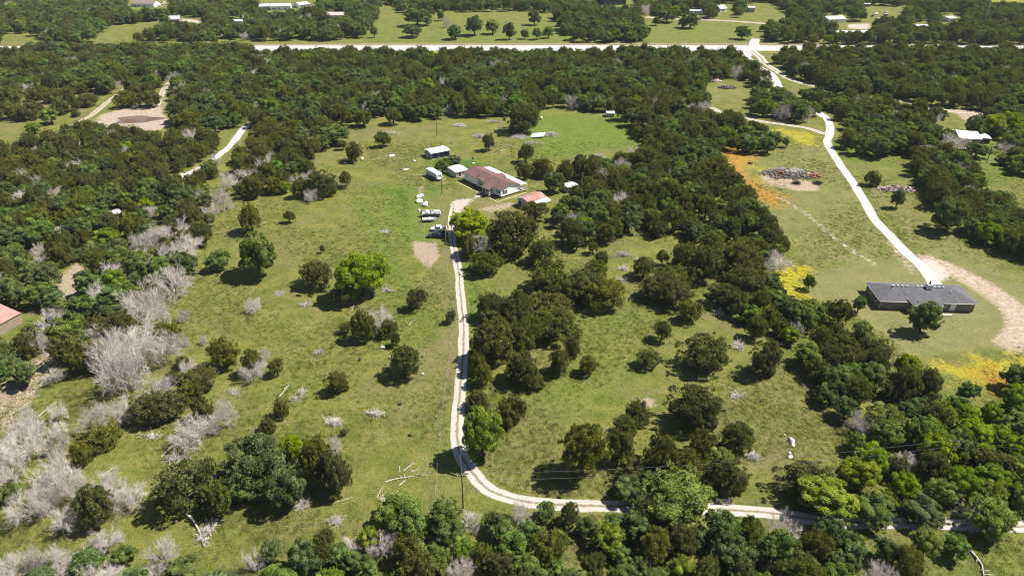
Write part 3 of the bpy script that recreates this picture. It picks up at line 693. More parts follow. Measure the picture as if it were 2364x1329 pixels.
# dense woods (crown-centre pixel polygons): name, polygon, kind weights J,O,B,D, spacing m, radius range m
WOODS = [
 ('in the western wood', [(-160,360),(20,345),(150,300),(285,288),(372,308),(470,300),(505,335),(512,365),(500,400),(470,440),(-160,440)], (80,10,2,8), 4.3, (2.2,3.9)),
 ('in the western wood', [(-160,440),(470,440),(490,500),(465,560),(440,620),(380,670),(300,730),(230,820),(190,872),(140,880),(-160,880)], (28,56,3,13), 4.6, (2.4,4.6)),
 ('in the pasture belt', [(560,335),(600,292),(760,285),(800,318),(732,350),(690,350),(705,392),(760,436),(720,450),(640,430),(590,446),(532,430),(535,385)], (74,14,4,8), 4.6, (2.2,4.2)),
 ('in the wide wood', [(-260,119),(0,119),(590,128),(640,125),(830,122),(1200,126),(1500,119),(1640,119),(1695,128),(1715,140),(1745,160),(1775,190),(1795,212),(1740,185),(1700,165),(1650,172),(1636,200),(1640,240),(1560,300),(1500,318),(1455,285),(1440,258),(1430,246),(1250,238),(1170,255),(1080,252),(1030,262),(960,268),(900,250),(830,258),(790,278),(700,285),(620,290),(560,275),(500,292),(420,292),(390,262),(396,225),(400,195),(370,190),(340,215),(262,200),(-260,206)], (42,50,3,5), 4.9, (2.7,5.0)),
 ('in the big hedge', [(1440,250),(1500,318),(1560,300),(1640,250),(1700,270),(1795,318),(1790,335),(1645,338),(1690,410),(1755,490),(1825,570),(1842,606),(1800,622),(1740,600),(1690,560),(1600,535),(1480,525),(1400,545),(1300,545),(1275,520),(1310,470),(1352,420),(1360,378),(1420,372),(1480,345),(1500,335),(1470,310)], (54,34,7,5), 4.4, (2.4,4.4)),
 ('in the lower hedge', [(1650,680),(1760,645),(1808,650),(1862,700),(1950,712),(1982,745),(2015,785),(2075,830),(2130,875),(2200,905),(2260,905),(2240,960),(2110,960),(2000,900),(1960,960),(1940,1000),(1905,900),(1845,800),(1790,760),(1700,720)], (60,20,14,6), 4.0, (2.0,3.6)),
 ('in the yellow-green grove', [(1960,960),(2000,900),(2110,960),(2240,960),(2300,905),(2520,905),(2520,1230),(2300,1230),(2240,1196),(2120,1192),(1990,1190),(1960,1100),(1945,1020)], (8,14,76,2), 4.2, (2.2,4.0)),
 ('in the bottom wood', [(640,1300),(800,1240),(862,1182),(980,1185),(1110,1182),(1180,1172),(1330,1180),(1480,1184),(1700,1206),(1890,1228),(2060,1236),(2260,1232),(2245,1268),(2140,1290),(2080,1320),(1980,1345),(1900,1440),(640,1440)], (24,52,12,12), 3.7, (1.9,3.4)),
 ('in the eastern wood', [(1800,118),(2364,119),(2560,119),(2560,290),(2364,290),(2300,262),(2230,244),(2150,240),(2060,222),(1960,215),(1880,190),(1830,172),(1790,140)], (50,41,4,5), 4.9, (2.7,4.8)),
 ('in the lane wood', [(1840,215),(1990,232),(2080,245),(2160,265),(2205,280),(2180,300),(2175,330),(2210,345),(2230,375),(2170,390),(2130,380),(2085,345),(2000,345),(1930,330),(1930,290),(1900,250),(1830,270),(1740,262),(1700,245),(1720,215),(1800,215)], (36,44,16,4), 4.6, (2.6,4.6)),
 ('in the eastern hedge', [(2100,375),(2180,395),(2240,380),(2270,420),(2330,470),(2364,490),(2560,560),(2560,650),(2364,572),(2250,530),(2165,490),(2150,440),(2125,400)], (52,36,8,4), 4.3, (2.4,4.2)),
 ('behind the cottage garden', [(2270,272),(2364,270),(2560,280),(2560,420),(2364,400),(2310,372),(2330,320)], (20,50,26,4), 6.5, (2.5,4.2)),
 ('in the far wood', [(-400,-40),(800,-40),(880,10),(860,45),(840,74),(700,91),(590,94),(420,96),(250,97),(60,96),(-400,90)], (26,66,2,6), 6.2, (3.2,5.6)),
 ('in the far parkland wood', [(800,-40),(1700,-40),(1740,20),(1690,36),(1560,34),(1480,30),(1440,60),(1360,50),(1300,22),(1200,14),(1050,18),(930,18)], (26,70,2,2), 6.2, (3.0,5.4)),
 ('in the parkland copse', [(1285,28),(1480,38),(1500,78),(1440,94),(1340,94),(1300,66)], (20,78,0,2), 9.0, (3.2,5.4)),
 ('in the far mast wood', [(1700,-40),(2800,-40),(2800,98),(2364,97),(2100,95),(1900,92),(1790,88),(1760,66),(1790,45),(1760,25)], (34,60,4,2), 6.0, (3.0,5.4)),
]
# open ground inside the woods (pixels): glades, yards, road gaps
CLEAR = [[(1798,665),(1792,626),(1862,612),(1872,705),(1838,705)], [(378,420),(392,402),(430,396),(464,378),(470,388),(450,415)], [(125,700),(130,625),(180,595),(215,620),(180,700)], [(250,515),(252,484),(290,484),(290,515)],
 [(60,880),(75,800),(120,770),(160,775),(150,820),(110,870)], [(-60,800),(-60,715),(45,715),(60,740),(40,790)], [(200,300),(240,255),(300,240),(355,238),(368,205),(392,200),(390,268),(395,295),(340,308)],
 [(2170,345),(2160,285),(2260,275),(2300,300),(2285,345),(2215,360)], [(1630,265),(1630,190),(1680,180),(1730,200),(1740,270)], [(1695,128),(1700,116),(1790,116),(1790,140),(1775,142),(1830,185),(1800,208),(1780,190),(1740,150),(1715,140)],
 [(290,30),(290,-10),(400,-10),(400,24),(330,34)], [(590,34),(590,-5),(735,-5),(735,24),(670,34)], [(745,48),(745,26),(800,26),(800,48)], [(380,60),(385,34),(475,44),(470,62)], [(525,58),(525,44),(565,44),(565,58)],
 [(200,96),(260,60),(370,50),(380,70),(270,98)], [(1370,22),(1370,-15),(1470,-15),(1470,22)], [(1580,40),(1580,22),(1630,22),(1630,40)], [(1650,40),(1650,8),(1700,8),(1700,40)], [(1715,32),(1715,10),(1750,10),(1750,32)],
 [(1890,62),(1890,34),(1965,34),(1965,62)], [(1925,84),(1925,56),(2015,50),(2020,84)], [(1990,55),(1990,15),(2100,15),(2080,55)], [(2100,70),(2100,52),(2150,52),(2150,70)], [(2180,68),(2160,36),(2220,30),(2225,68)], [(2255,12),(2255,-40),(2600,-40),(2600,16)],
 [(430,98),(520,90),(600,96),(840,94),(840,104),(590,106)], [(1750,30),(1740,4),(1790,10),(1830,40),(1800,60)], [(0,108),(0,84),(60,80),(60,60),(75,60),(100,108)]]
PLOTS = []     # structures keep trees off: (x, y, radius)
def plot(px, py, r): p = G(px, py); PLOTS.append((p.x, p.y, r))
for q in [(1140,430,15),(1228,470,9),(1010,362,8),(1057,400,6),(1000,408,6),(1314,438,6),(1408,266,5),(2128,694,18),(2225,318,12),(20,760,9),(271,503,3),(2236,296,4),(1312,432,7),(1268,408,4)]: plot(*q)
ROADW = [(catmull(wpoly(L), 5), w) for L, w in ((L_DRIVE, 2.6), (L_EAST, 4.5), (L_WESTARM, 3.2), (L_COUNTY, 3.4), (L_LANE, 2.8), (L_BACK, 6), (L_DIRT, 3.5), (L_FARM, 2.4), (L_TRACK, 3), (L_TRACK2, 2.5), (L_NORTH, 8))]
hand = np.array([(q['x'], q['y'], q['r']) for q in TREES])
grid = {}
def near(x, y, dmin):
    gx_, gy_ = int(x // 6), int(y // 6)
    for a in (-1, 0, 1):
        for b in (-1, 0, 1):
            for (u, w_, r_) in grid.get((gx_ + a, gy_ + b), ()):
                if (u - x) ** 2 + (w_ - y) ** 2 < (dmin * 0.5 + r_ * 0.55) ** 2: return True
    return False
LAND = [(p_, np.array(G(x_, y_)[:2])) for p_, x_, y_ in [('near the timber hut',271,503),('near the red-roofed house',20,760),('near the rubble clearing',105,815),('near the farm track',440,398),('near the muddy pond',318,276),('near the ribbed field hut',1408,266),
  ('near the big debris heap',1825,400),('near the brick house',2128,694),('near the cottage',2225,320),('near the road junction',1715,125),('near the metal gate',1665,1158),('near the driveway bend',1090,1100),('near the leaning pole',2172,1095),('near the red-roofed barn',1228,470),
  ('near the garden shed',1312,432),('near the lone field pole',1009,300),('near the blue yard tarp',200,634),('near the sandy glade',1665,195),('near the bare brown limbs',2235,1190),('near the mown lawn',2000,760),('near the dirt road',2150,250),('near the white pad',420,405),('near the fork of lanes',1905,300),
  ('near the field track',230,260),('near the bottom clearing',2250,1290),('near the tallest brush heap',1438,590),('near the yellow flower streak',1830,640),('near the long log scatter',930,1100),('near the pink debris heap',2072,437),('near the pale shed roof',545,57),('near the mast',2265,76),('near the warehouse',1418,12),('near the mobile home',1971,84)]]
rr = random.Random(21)
for wi, (note, poly, wts, sp, (r0, r1)) in enumerate(WOODS):
    pz = np.array(poly, float)
    wp = wpoly(poly); x0, y0 = wp.min(0) - 8; x1, y1 = wp.max(0) + 4
    area = (x1 - x0) * (y1 - y0); n = int(area / (sp * sp) * 2.6)
    cx_ = NR.uniform(x0, x1, n); cy_ = NR.uniform(y0, y1, n); sz = r0 + (r1 - r0) * NR.uniform(0, 1, n) ** 1.4
    hx, hy_ = proj(cx_, cy_, sz * 0.9)
    ok = inside(pz, hx, hy_)
    bx, by = proj(cx_, cy_, 0.0)
    for cl in CLEAR: 
        cl = np.array(cl, float); ok &= ~inside(cl, hx, hy_) & ~inside(cl, bx, by)
    for w, hw in ROADW: ok &= dist_line(w, cx_, cy_) > hw + sz * 0.45
    ok &= (np.abs(cy_ - 518) > 13.0 + sz * 0.3)
    for (u, w_, r_) in PLOTS: ok &= np.hypot(cx_ - u, cy_ - w_) > r_ + sz * 0.5
    idx = np.nonzero(ok)[0]
    for i in idx:
        x, y, r_ = cx_[i], cy_[i], sz[i]
        if near(x, y, sp): continue
        if (np.hypot(hand[:, 0] - x, hand[:, 1] - y) < hand[:, 2] * 0.62 + r_ * 0.45).any(): continue
        kd = rr.choices('JOBD', wts)[0]
        if kd == 'D': r_ *= 0.85
        asp = rr.uniform(0.85, 1.2) if kd == 'J' else rr.uniform(0.75, 1.0)
        c_ = r_ * asp; hc = c_ * 0.95 + rr.uniform(0.0, 0.9)
        grid.setdefault((int(x // 6), int(y // 6)), []).append((x, y, r_))
        py_ = by[i]
        TREES.append(dict(x=x, y=y, hc=hc, r=r_, c=c_, kd=kd, note=note, hand=False, px=r_ * pxm(py_) if -60 < bx[i] < 2424 and -40 < hy_[i] < 1400 else r_ * 0.05,
                          label='', group=''))
        q = TREES[-1]; lm = min(LAND, key=lambda l_: (l_[1][0] - x) ** 2 + (l_[1][1] - y) ** 2)[0]; f_ = (sz[i] - r0) / (r1 - r0)
        sw = 'small ' if f_ < .22 else ('broad ' if f_ > .62 else 'medium ')
        q['label'] = sw + KNAME[kd][1] + ' ' + note + ' ' + lm; q['group'] = sw + KNAME[kd][2] + 's ' + note + ' ' + lm
print('trees', len(TREES))
# the 300 of each kind that show largest are individuals, the rest of the far woods is one mass per kind
count = {}; REST = {'juniper': [], 'oak': [], 'tree': [], 'dead tree': []}
TREES.sort(key=lambda q: (-q['hand'], -q['px']))
CC = {'J': 'J', 'T': 'J', 'O': 'O', 'B': 'B', 'D': 'D'}
rt = random.Random(5)
for T_ in TREES:
    nm, desc, cat = KNAME[T_['kd']]; g_ = CC[T_['kd']]
    count[cat] = count.get(cat, 0) + 1
    T_['v'] = rt.randrange(len(CROWN[g_])); T_['rz'] = rt.uniform(0, 6.283)
    if count[cat] > 298: REST[cat].append(T_); continue
    e = empty(nm, (T_['x'], T_['y'], 0), T_['rz']); tag(e, T_['label'], cat, T_['group'])
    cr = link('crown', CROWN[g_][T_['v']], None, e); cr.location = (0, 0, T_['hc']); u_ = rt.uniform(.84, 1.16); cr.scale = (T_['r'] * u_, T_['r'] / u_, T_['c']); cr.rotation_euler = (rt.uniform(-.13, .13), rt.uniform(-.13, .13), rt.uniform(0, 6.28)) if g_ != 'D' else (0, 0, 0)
    if T_['hand'] and T_['kd'] == 'B': cr.material_slots[0].link = 'OBJECT'; cr.material_slots[0].material = M_LIMELEAF
    if g_ == 'D':
        tk = link('trunk', DTRUNK[rt.randrange(3)], None, e); tk.scale = (T_['r'] * 0.55, T_['r'] * 0.55, T_['hc'])
    else:
        tk = link('trunk', TRUNK[rt.randrange(4)], None, e); tk.scale = (T_['r'] * 0.9, T_['r'] * 0.9, T_['hc'])
print({a: b for a, b in count.items()}, {a: len(b) for a, b in REST.items()})

def scatter(name, pts, rot, scl, idx, protos, coll_name):
    """one object whose geometry nodes stand a prototype on each point"""
    pc_ = bpy.data.collections.new(coll_name)
    for i, me in enumerate(protos):
        po = bpy.data.objects.new('%s_%02d' % (coll_name, i), me); pc_.objects.link(po)
    me = bpy.data.meshes.new(name); n = len(pts)
    me.vertices.add(n); me.vertices.foreach_set('co', np.asarray(pts, np.float32).ravel())
    a = me.attributes.new('rz', 'FLOAT', 'POINT'); a.data.foreach_set('value', np.asarray(rot, np.float32))
    a = me.attributes.new('scl', 'FLOAT_VECTOR', 'POINT'); a.data.foreach_set('vector', np.asarray(scl, np.float32).ravel())
    a = me.attributes.new('pick', 'INT', 'POINT'); a.data.foreach_set('value', np.asarray(idx, np.int32))
    ob = link(name, me)
    ng = bpy.data.node_groups.new(name, 'GeometryNodeTree')
    ng.interface.new_socket('Geometry', in_out='INPUT', socket_type='NodeSocketGeometry'); ng.interface.new_socket('Geometry', in_out='OUTPUT', socket_type='NodeSocketGeometry')
    N = ng.nodes.new; L = ng.links.new
    gi, gout = N('NodeGroupInput'), N('NodeGroupOutput'); ip = N('GeometryNodeInstanceOnPoints'); ci = N('GeometryNodeCollectionInfo')
    ci.inputs['Collection'].default_value = pc_; ci.inputs['Separate Children'].default_value = True; ci.inputs['Reset Children'].default_value = True
    def named(nm, ty):
        q = N('GeometryNodeInputNamedAttribute'); q.data_type = ty; q.inputs['Name'].default_value = nm; return q.outputs['Attribute']
    cb = N('ShaderNodeCombineXYZ'); L(named('rz', 'FLOAT'), cb.inputs['Z'])
    L(gi.outputs[0], ip.inputs['Points']); L(ci.outputs[0], ip.inputs['Instance']); ip.inputs['Pick Instance'].default_value = True
    L(named('pick', 'INT'), ip.inputs['Instance Index']); L(cb.outputs[0], ip.inputs['Rotation']); L(named('scl', 'FLOAT_VECTOR'), ip.inputs['Scale'])
    L(ip.outputs[0], gout.inputs[0])
    md = ob.modifiers.new('scatter', 'NODES'); md.node_group = ng
    return ob
RESTN = {'juniper': ('distant_juniper_wood', 'mass of dark junipers in the distant woods', 'J'), 'oak': ('distant_oak_wood', 'mass of deep green oaks in the distant woods', 'O'),
         'tree': ('distant_leafy_wood', 'mass of bright green trees in the distant woods', 'B'), 'dead tree': ('distant_dead_wood', 'mass of grey dead trees in the distant woods', 'D')}
for cat, L in REST.items():
    if not L: continue
    nm, lab, g_ = RESTN[cat]
    ob = scatter(nm, [(q['x'], q['y'], q['hc'] if g_ != 'D' else q['c'] * 0.98) for q in L], [q['rz'] for q in L], [(q['r'] * (.85 + .3 * ((q['rz'] * 7) % 1)), q['r'] * (1.15 - .3 * ((q['rz'] * 7) % 1)), q['c']) for q in L], [q['v'] for q in L], CROWN[g_], nm + '_kinds')
    tag(ob, lab, 'woodland', kind='stuff')

# ------------------------------------------------------------------ grass tufts and weeds over the open ground
def tuft_mesh(seed, n, h, spread):
    r = np.random.default_rng(seed)
    base = np.stack([r.normal(0, spread, n), r.normal(0, spread, n), np.zeros(n)], 1)
    d = unit(np.stack([r.normal(0, 0.5, n), r.normal(0, 0.5, n), np.ones(n)], 1)); L = h * r.uniform(0.5, 1.0, n)
    side = unit(np.cross(d, unit(r.normal(size=(n, 3))))) * (0.04)
    V = np.stack([base - side, base + side, base + d * L[:, None]], 1).reshape(-1, 3)
    return np_mesh('grass_tuft', V, np.arange(n * 3).reshape(n, 3), np.repeat(np.clip(r.normal(0.5, .25, n), 0, 1), 3), [M_GRASS])
tufts = [tuft_mesh(700 + i, 30, 0.22, 0.24) for i in range(4)]
n = 110000
py_ = NR.uniform(0, 1, n); ty = 66 + 240 * py_ ** 1.25; tx = NR.uniform(-1, 1, n) * (0.80 * (ty * cT + 50) + 10)
tpx, tpy = proj(tx, ty)
f1 = np.sin(tx * 0.11 + 1.3 * np.sin(ty * 0.07)) + np.sin(ty * 0.13 + np.sin(tx * 0.09) * 1.7) + NR.normal(0, 0.7, n)
keep = f1 > -0.1
for w, hw in ROADW: keep &= dist_line(w, tx, ty) > min(hw, 2.2)
for (u, w_, r_) in PLOTS: keep &= np.hypot(tx - u, ty - w_) > r_ * 0.8
lawnp = np.array([(1872,640),(1990,600),(2090,598),(2200,600),(2364,660),(2480,700),(2480,785),(2115,824),(1990,735),(1880,690)], float); keep &= ~inside(lawnp, tpx, tpy)
for cl in ([(940,440),(1040,440),(1050,600),(950,600)], [(1030,440),(1330,440),(1330,500),(1030,500)]): keep &= ~inside(np.array(cl, float), tpx, tpy)
tx, ty = tx[keep], ty[keep]; n = len(tx); ss = NR.uniform(0.5, 1.25, n)
gob = scatter('meadow_grass', np.stack([tx, ty, np.zeros(n)], 1), NR.uniform(0, 6.28, n), np.stack([ss * 1.2, ss * 1.2, ss], 1), NR.integers(0, 4, n), tufts, 'grass_kinds')
tag(gob, 'rough green and straw grass tufts over the meadows', 'grass', kind='stuff')

for o_ in C.objects:
    if 'label' in o_ and len(o_['label'].replace('-', ' ').split()) > 16: print('LONG', o_.name, o_['label'])
# ------------------------------------------------------------------ buildings
M_SHINGLE = simple('red_brown_shingle', (0.140, 0.076, 0.068), 0.95, 0.18, 0.9, dirt=(0.09, 0.045, 0.042), bumps=0.5)
M_GREYSH = simple('grey_shingle', (0.100, 0.097, 0.106), 0.95, 0.16, 0.7, dirt=(0.075, 0.072, 0.078), bumps=0.5)
M_SIDING = ribbed('white_siding', (0.84, 0.845, 0.85), 'Z', 0.2, (0.68, 0.66, 0.62), 0.08, 0.6)
M_TIN = ribbed('pale_tin_roof', (0.50, 0.51, 0.525), 'X', 0.3, (0.34, 0.30, 0.27), 0.4)
M_TINY = ribbed('pale_tin_roof_y', (0.54, 0.55, 0.56), 'Y', 0.3, (0.40, 0.36, 0.33), 0.3)
M_TINWALL = ribbed('tin_wall', (0.36, 0.37, 0.38), 'X', 0.3, (0.25, 0.18, 0.13), 0.5)
M_REDTIN = ribbed('faded_red_tin_roof', (0.33, 0.155, 0.125), 'X', 0.3, (0.42, 0.35, 0.32), 0.9)
M_BRICK = simple('taupe_brick', (0.235, 0.185, 0.155), 0.9, 0.12, 1.2, bumps=0.3)
M_TRIM = simple('pale_trim', (0.62, 0.60, 0.57), 0.6, 0.08, 1.0)
M_SKIRT = simple('brown_skirting', (0.075, 0.052, 0.042), 0.9, 0.3, 2.0)
M_CONC = simple('concrete', (0.50, 0.46, 0.40), 0.9, 0.15, 1.0)
M_ROCKRED = simple('mulch_edging', (0.50, 0.40, 0.22), 0.9, 0.3, 2.0)
M_DARKIN = simple('dark_plywood', (0.05, 0.045, 0.04), 0.9, 0.3, 1.0)  # near-black fill for door panels

def site(name, p0, p1, p2):
    """Empty at the near corner; local x runs to the right corner, y to the left corner"""
    a, b, c_ = G(*p0), G(*p1), G(*p2); e1, e2 = b - a, c_ - a
    a1 = math.atan2(e1.y, e1.x); a2 = math.atan2(e2.y, e2.x) - math.pi / 2
    d = (a2 - a1 + math.pi) % (2 * math.pi) - math.pi
    rz = a1 + d * e2.length / (e1.length + e2.length)
    return empty(name, a, rz), e1.length, e2.length
def gable(par, X, Y, h, rise, axis, wallm, roofm, z0=0.0, ov=0.4, open_side=None, roofname='roof'):
    w = MB()
    if open_side is None:
        if axis == 'y': w.prism([(0,z0),(X,z0),(X,h),(X/2,h+rise),(0,h)], 'y', 0, Y)
        else: w.prism([(0,z0),(Y,z0),(Y,h),(Y/2,h+rise),(0,h)], 'x', 0, X)
    else:
        t = 0.12                                     # open front along y = 0: three walls, posts
        w.box(0, t, t, Y - t, z0, h); w.box(X - t, X, t, Y - t, z0, h); w.box(0, X, Y - t, Y, z0, h)
        for q in range(4): w.box(0.1 + q * (X - 0.32) / 3, 0.22 + q * (X - 0.32) / 3, 0.0, 0.11, z0, h)
        w.box(t + .02, X - t - .02, t + .02, Y - t - .02, 0.0, 0.03)
    wall = w.build('wall', wallm, par)
    r = MB(); lift = 0.10
    if axis == 'y':
        s = rise / (X / 2); ez = h - ov * s + lift; rz_ = h + rise + lift
        r.slab([(-ov,-ov,ez),(X/2,-ov,rz_),(X/2,Y+ov,rz_),(-ov,Y+ov,ez)], 0.09)
        r.slab([(X/2+.005,-ov,rz_),(X+ov,-ov,ez),(X+ov,Y+ov,ez),(X/2+.005,Y+ov,rz_)], 0.09)
    else:
        s = rise / (Y / 2); ez = h - ov * s + lift; rz_ = h + rise + lift
        r.slab([(-ov,-ov,ez),(X+ov,-ov,ez),(X+ov,Y/2,rz_),(-ov,Y/2,rz_)], 0.09)
        r.slab([(-ov,Y/2+.005,rz_),(X+ov,Y/2+.005,rz_),(X+ov,Y+ov,ez),(-ov,Y+ov,ez)], 0.09)
    return wall, r.build(roofname, roofm, par)
def opening(par, side, X, Y, a, z, w, h, name='window', frame=None, fill=None):
    """window or door set proud of a wall: frame, with its pane as a sub-part"""
    def bx(o0, o1, aa, ww, zz, hh):
        m_ = MB()
        if side == 'x0': m_.box(-o1, -o0, aa, aa + ww, zz, zz + hh)
        if side == 'x1': m_.box(X + o0, X + o1, aa, aa + ww, zz, zz + hh)
        if side == 'y0': m_.box(aa, aa + ww, -o1, -o0, zz, zz + hh)
        if side == 'y1': m_.box(aa, aa + ww, Y + o0, Y + o1, zz, zz + hh)
        return m_
    f = bx(0.002, 0.05, a, w, z, h).build(name, frame or M_WHITE, par)
    bx(0.052, 0.065, a + 0.09, w - 0.18, z + 0.09, h - 0.18).build('pane' if name == 'window' else 'panel', fill or M_GLASS, f)
    return f
def rail(par, pts, z0, z1, name='railing', mat=None):
    m_ = MB()
    for (x0, y0), (x1, y1) in zip(pts[:-1], pts[1:]):
        for zz in (z1 - 0.04, z0 + 0.12): m_.tube([(x0, y0, zz), (x1, y1, zz)], 0.04, 4)
        n = max(2, int(math.hypot(x1 - x0, y1 - y0) / 0.22))
        for q in range(n + 1):
            t_ = q / n; m_.tube([(x0 + (x1-x0)*t_, y0 + (y1-y0)*t_, z0), (x0 + (x1-x0)*t_, y0 + (y1-y0)*t_, z1 - 0.05)], 0.025, 4)
    return m_.build(name, mat or M_WHITE, par)

# white manufactured house with red-brown roof
hs, HX, HY = site('white_house', (1156.9,457.8), (1198.6,444), (1073.8,416.5))
tag(hs, 'long white sided house with red-brown shingle roof and front porch', 'house')
hb, hr = 3.4, 1.35
MB().box(0.06, HX-0.06, 0.06, HY-0.06, 0, 0.62).build('skirting', M_SKIRT, hs)
gable(hs, HX, HY, hb, hr, 'y', M_SIDING, M_SHINGLE, 0.60, 0.35)
opening(hs, 'y0', HX, HY, 0.75, 1.35, 0.95, 1.5); opening(hs, 'y0', HX, HY, 1.85, 1.35, 0.95, 1.5)
opening(hs, 'x0', HX, HY, 0.6, 1.35, 1.0, 1.5); opening(hs, 'x0', HX, HY, 1.75, 1.35, 1.0, 1.5)
for q in range(3): opening(hs, 'x0', HX, HY, 11.0 + q * 1.1, 1.15, 1.0, 1.75)
opening(hs, 'x0', HX, HY, 14.9, 0.75, 0.95, 2.05, 'door', None, M_WHITE); opening(hs, 'x0', HX, HY, HY - 1.6, 1.6, 0.6, 0.9)
opening(hs, 'x0', HX, HY, 5.2, 0.78, 1.0, 2.05, 'door', None, M_GLASS)
s_ = hr / (HX / 2); ff = MB()
for y_ in (-0.37, HY + 0.36):
    ff.tube([(-0.36, y_, hb - .36 * s_ + .05), (HX / 2, y_, hb + hr + .05)], .07, 4).tube([(HX / 2, y_, hb + hr + .05), (HX + .36, y_, hb - .36 * s_ + .05)], .07, 4)
ff.tube([(-0.37, -.36, hb - .36 * s_ + .04), (-0.37, 3.55, hb - .36 * s_ + .04)], .07, 4).tube([(-0.37, 8.35, hb - .36 * s_ + .04), (-0.37, HY + .36, hb - .36 * s_ + .04)], .07, 4)
ff.build('fascia', M_SKIRT, hs)
px0, px1, pd = 3.9, 8.0, 2.7
MB().box(-pd, -0.07, px0, px1, 0.48, 0.66).build('porch_deck', M_WOOD, hs)
MB().slab([(-pd-.35, px0-.3, hb-0.42), (0.6, px0-.3, hb+0.34), (0.6, px1+.3, hb+0.34), (-pd-.35, px1+.3, hb-0.42)], 0.09).build('porch_roof', M_SHINGLE, hs)
pp = MB()
for a, b in ((-pd+.1, px0+.1), (-pd+.1, px1-.1), (-pd+.1, (px0+px1)/2+.4)): pp.box(a-.07, a+.07, b-.07, b+.07, 0.0, hb-0.42)
pp.build('porch_posts', M_WHITE, hs)
rail(hs, [(-0.15, px0+.1), (-pd+.1, px0+.1), (-pd+.1, (px0+px1)/2+.3)], 0.67, 1.6)
st = MB()
for q in range(3): st.box(-pd-0.32*(q+1), -pd-0.32*q-.01, px1-1.5, px1-.3, 0, 0.5-q*0.16)
st.build('porch_steps', M_WOOD, hs)
rail(hs, [(-pd-.05, px1-.22), (-pd-1.0, px1-.22)], 0.3, 1.2)
dz = hb + 0.12                                    # eyebrow gable over the triple window
ds = hr / (HX / 2)
MB().slab([(-0.5, 10.6, dz-.05), (-0.5, 12.6, dz+.62), (2.4, 12.6, dz+.62+.05), (0.9, 10.6, dz+.9*ds)], 0.08).slab([(-0.5, 12.605, dz+.62), (-0.5, 14.6, dz-.05), (0.9, 14.6, dz+.9*ds), (2.4, 12.605, dz+.67)], 0.08).build('window_gable', M_SHINGLE, hs)
MB().prism([(10.8, dz-.12), (14.4, dz-.12), (12.6, dz+.5)], 'x', -0.3, 0.5).build('gable_wall', M_SIDING, hs)
vp = MB().cyl((1.6, 15.2, hb+0.9), 0.14, 'z', 1.6, 8).cyl((1.6, 15.2, hb+1.75), 0.22, 'z', 0.16, 8); vp.build('flue_pipe', M_STEEL, hs)
for a, b in ((2.2, 4.0), (3.4, 8.2), (1.9, 10), (6.2, 6), (6.6, 13), (3.3, 18)):
    zz = hb + 0.1 + (a if a < HX/2 else HX - a) * ds; MB().box(a-.15, a+.15, b-.15, b+.15, zz-.1, zz+.2).build('roof_vent', M_SKIRT, hs)
MB().slab([(HX-0.2, -0.6, hb-0.12), (HX+3.5, -0.6, hb-0.42), (HX+3.5, HY+0.1, hb-0.42), (HX-0.2, HY+0.1, hb-0.12)], 0.06).build('patio_roof', M_TINY, hs)
pp = MB()
for q in range(6): pp.box(HX+3.28, HX+3.4, -0.4 + q*(HY+.2)/5, -0.28 + q*(HY+.2)/5, 0, hb-0.5)
pp.build('patio_posts', M_WHITE, hs)
MB().box(HX+.07, HX+3.3, 0.1, HY-.3, 0.30, 0.45).build('patio_deck', M_WOOD, hs); rail(hs, [(HX+.2, -0.05), (HX+3.3, -0.05), (HX+3.3, 5.0)], 0.45, 1.35)
MB().slab([(HX/2+1.2, 9.0, hb+hr-.25), (HX+1.0, 9.0, hb+.05), (HX+1.0, 11.4, hb+0.72), (HX/2+.4, 11.4, hb+hr+.0)], 0.08).slab([(HX/2+.4, 11.405, hb+hr), (HX+1.0, 11.405, hb+.72), (HX+1.0, 13.8, hb+.05), (HX/2+1.2, 13.8, hb+hr-.25)], 0.08).build('back_gable', M_SHINGLE, hs)
MB().box(-3.4, -3.05, 9.0, HY+1.2, 0.0, 0.10).box(-3.4, -3.05, -2.0, 2.6, 0, .10).box(-3.0, HX+2, -2.0, -1.65, 0, .10).build('garden_edging', M_ROCKRED, hs)
MB().box(-6.8, -4.0, px1-1.8, px1-.3, 0.0, 0.07).build('doorstep_slab', M_CONC, hs)

# grey-roofed brick house with hip roof
bh, BX, BY = site('brick_house', (2028.3,712), (2244,717.8), (2001,671.5))
tag(bh, 'taupe brick bungalow with grey hip roof on the mown lawn', 'house')
eh, o_ = 2.65, 0.5; rs = BY / 2 * 0.42
MB().box(0, BX, 0, BY, 0, eh).build('wall', M_BRICK, bh)
A_, B_, C_, D_ = (-o_,-o_,eh), (BX+o_,-o_,eh), (BX+o_,BY+o_,eh), (-o_,BY+o_,eh)
R0, R1 = (BY*0.52, BY/2, eh+rs), (BX-BY*0.52, BY/2, eh+rs)
rf = MB().slab([A_, B_, R1, R0], .14).slab([B_, C_, R1], .14).slab([C_, D_, R0, R1], .14).slab([D_, A_, R0], .14).build('roof', M_GREYSH, bh)
fx0, fx1, fd = BX*0.30, BX*0.625, 1.7
ap = (BX*0.465, BY*0.47, eh+rs+.02)
MB().slab([(fx0,-fd-o_,eh+.03), (fx1,-fd-o_,eh+.03), ap], .14).slab([(fx1+.004,-fd-o_,eh+.03), (fx1+.6,0.3,eh+.45), ap], .14).slab([(fx0-.6,0.3,eh+.45), (fx0-.004,-fd-o_,eh+.03), ap], .14).build('porch_roof', M_GREYSH, bh)
gt = MB()
for p, q in ((A_, (fx0-.3,-o_,eh)), ((fx1+.3,-o_,eh), B_), (B_, C_), (D_, A_), (D_, C_)): gt.tube([(p[0],p[1],p[2]-.05), (q[0],q[1],q[2]-.05)], 0.075, 4)
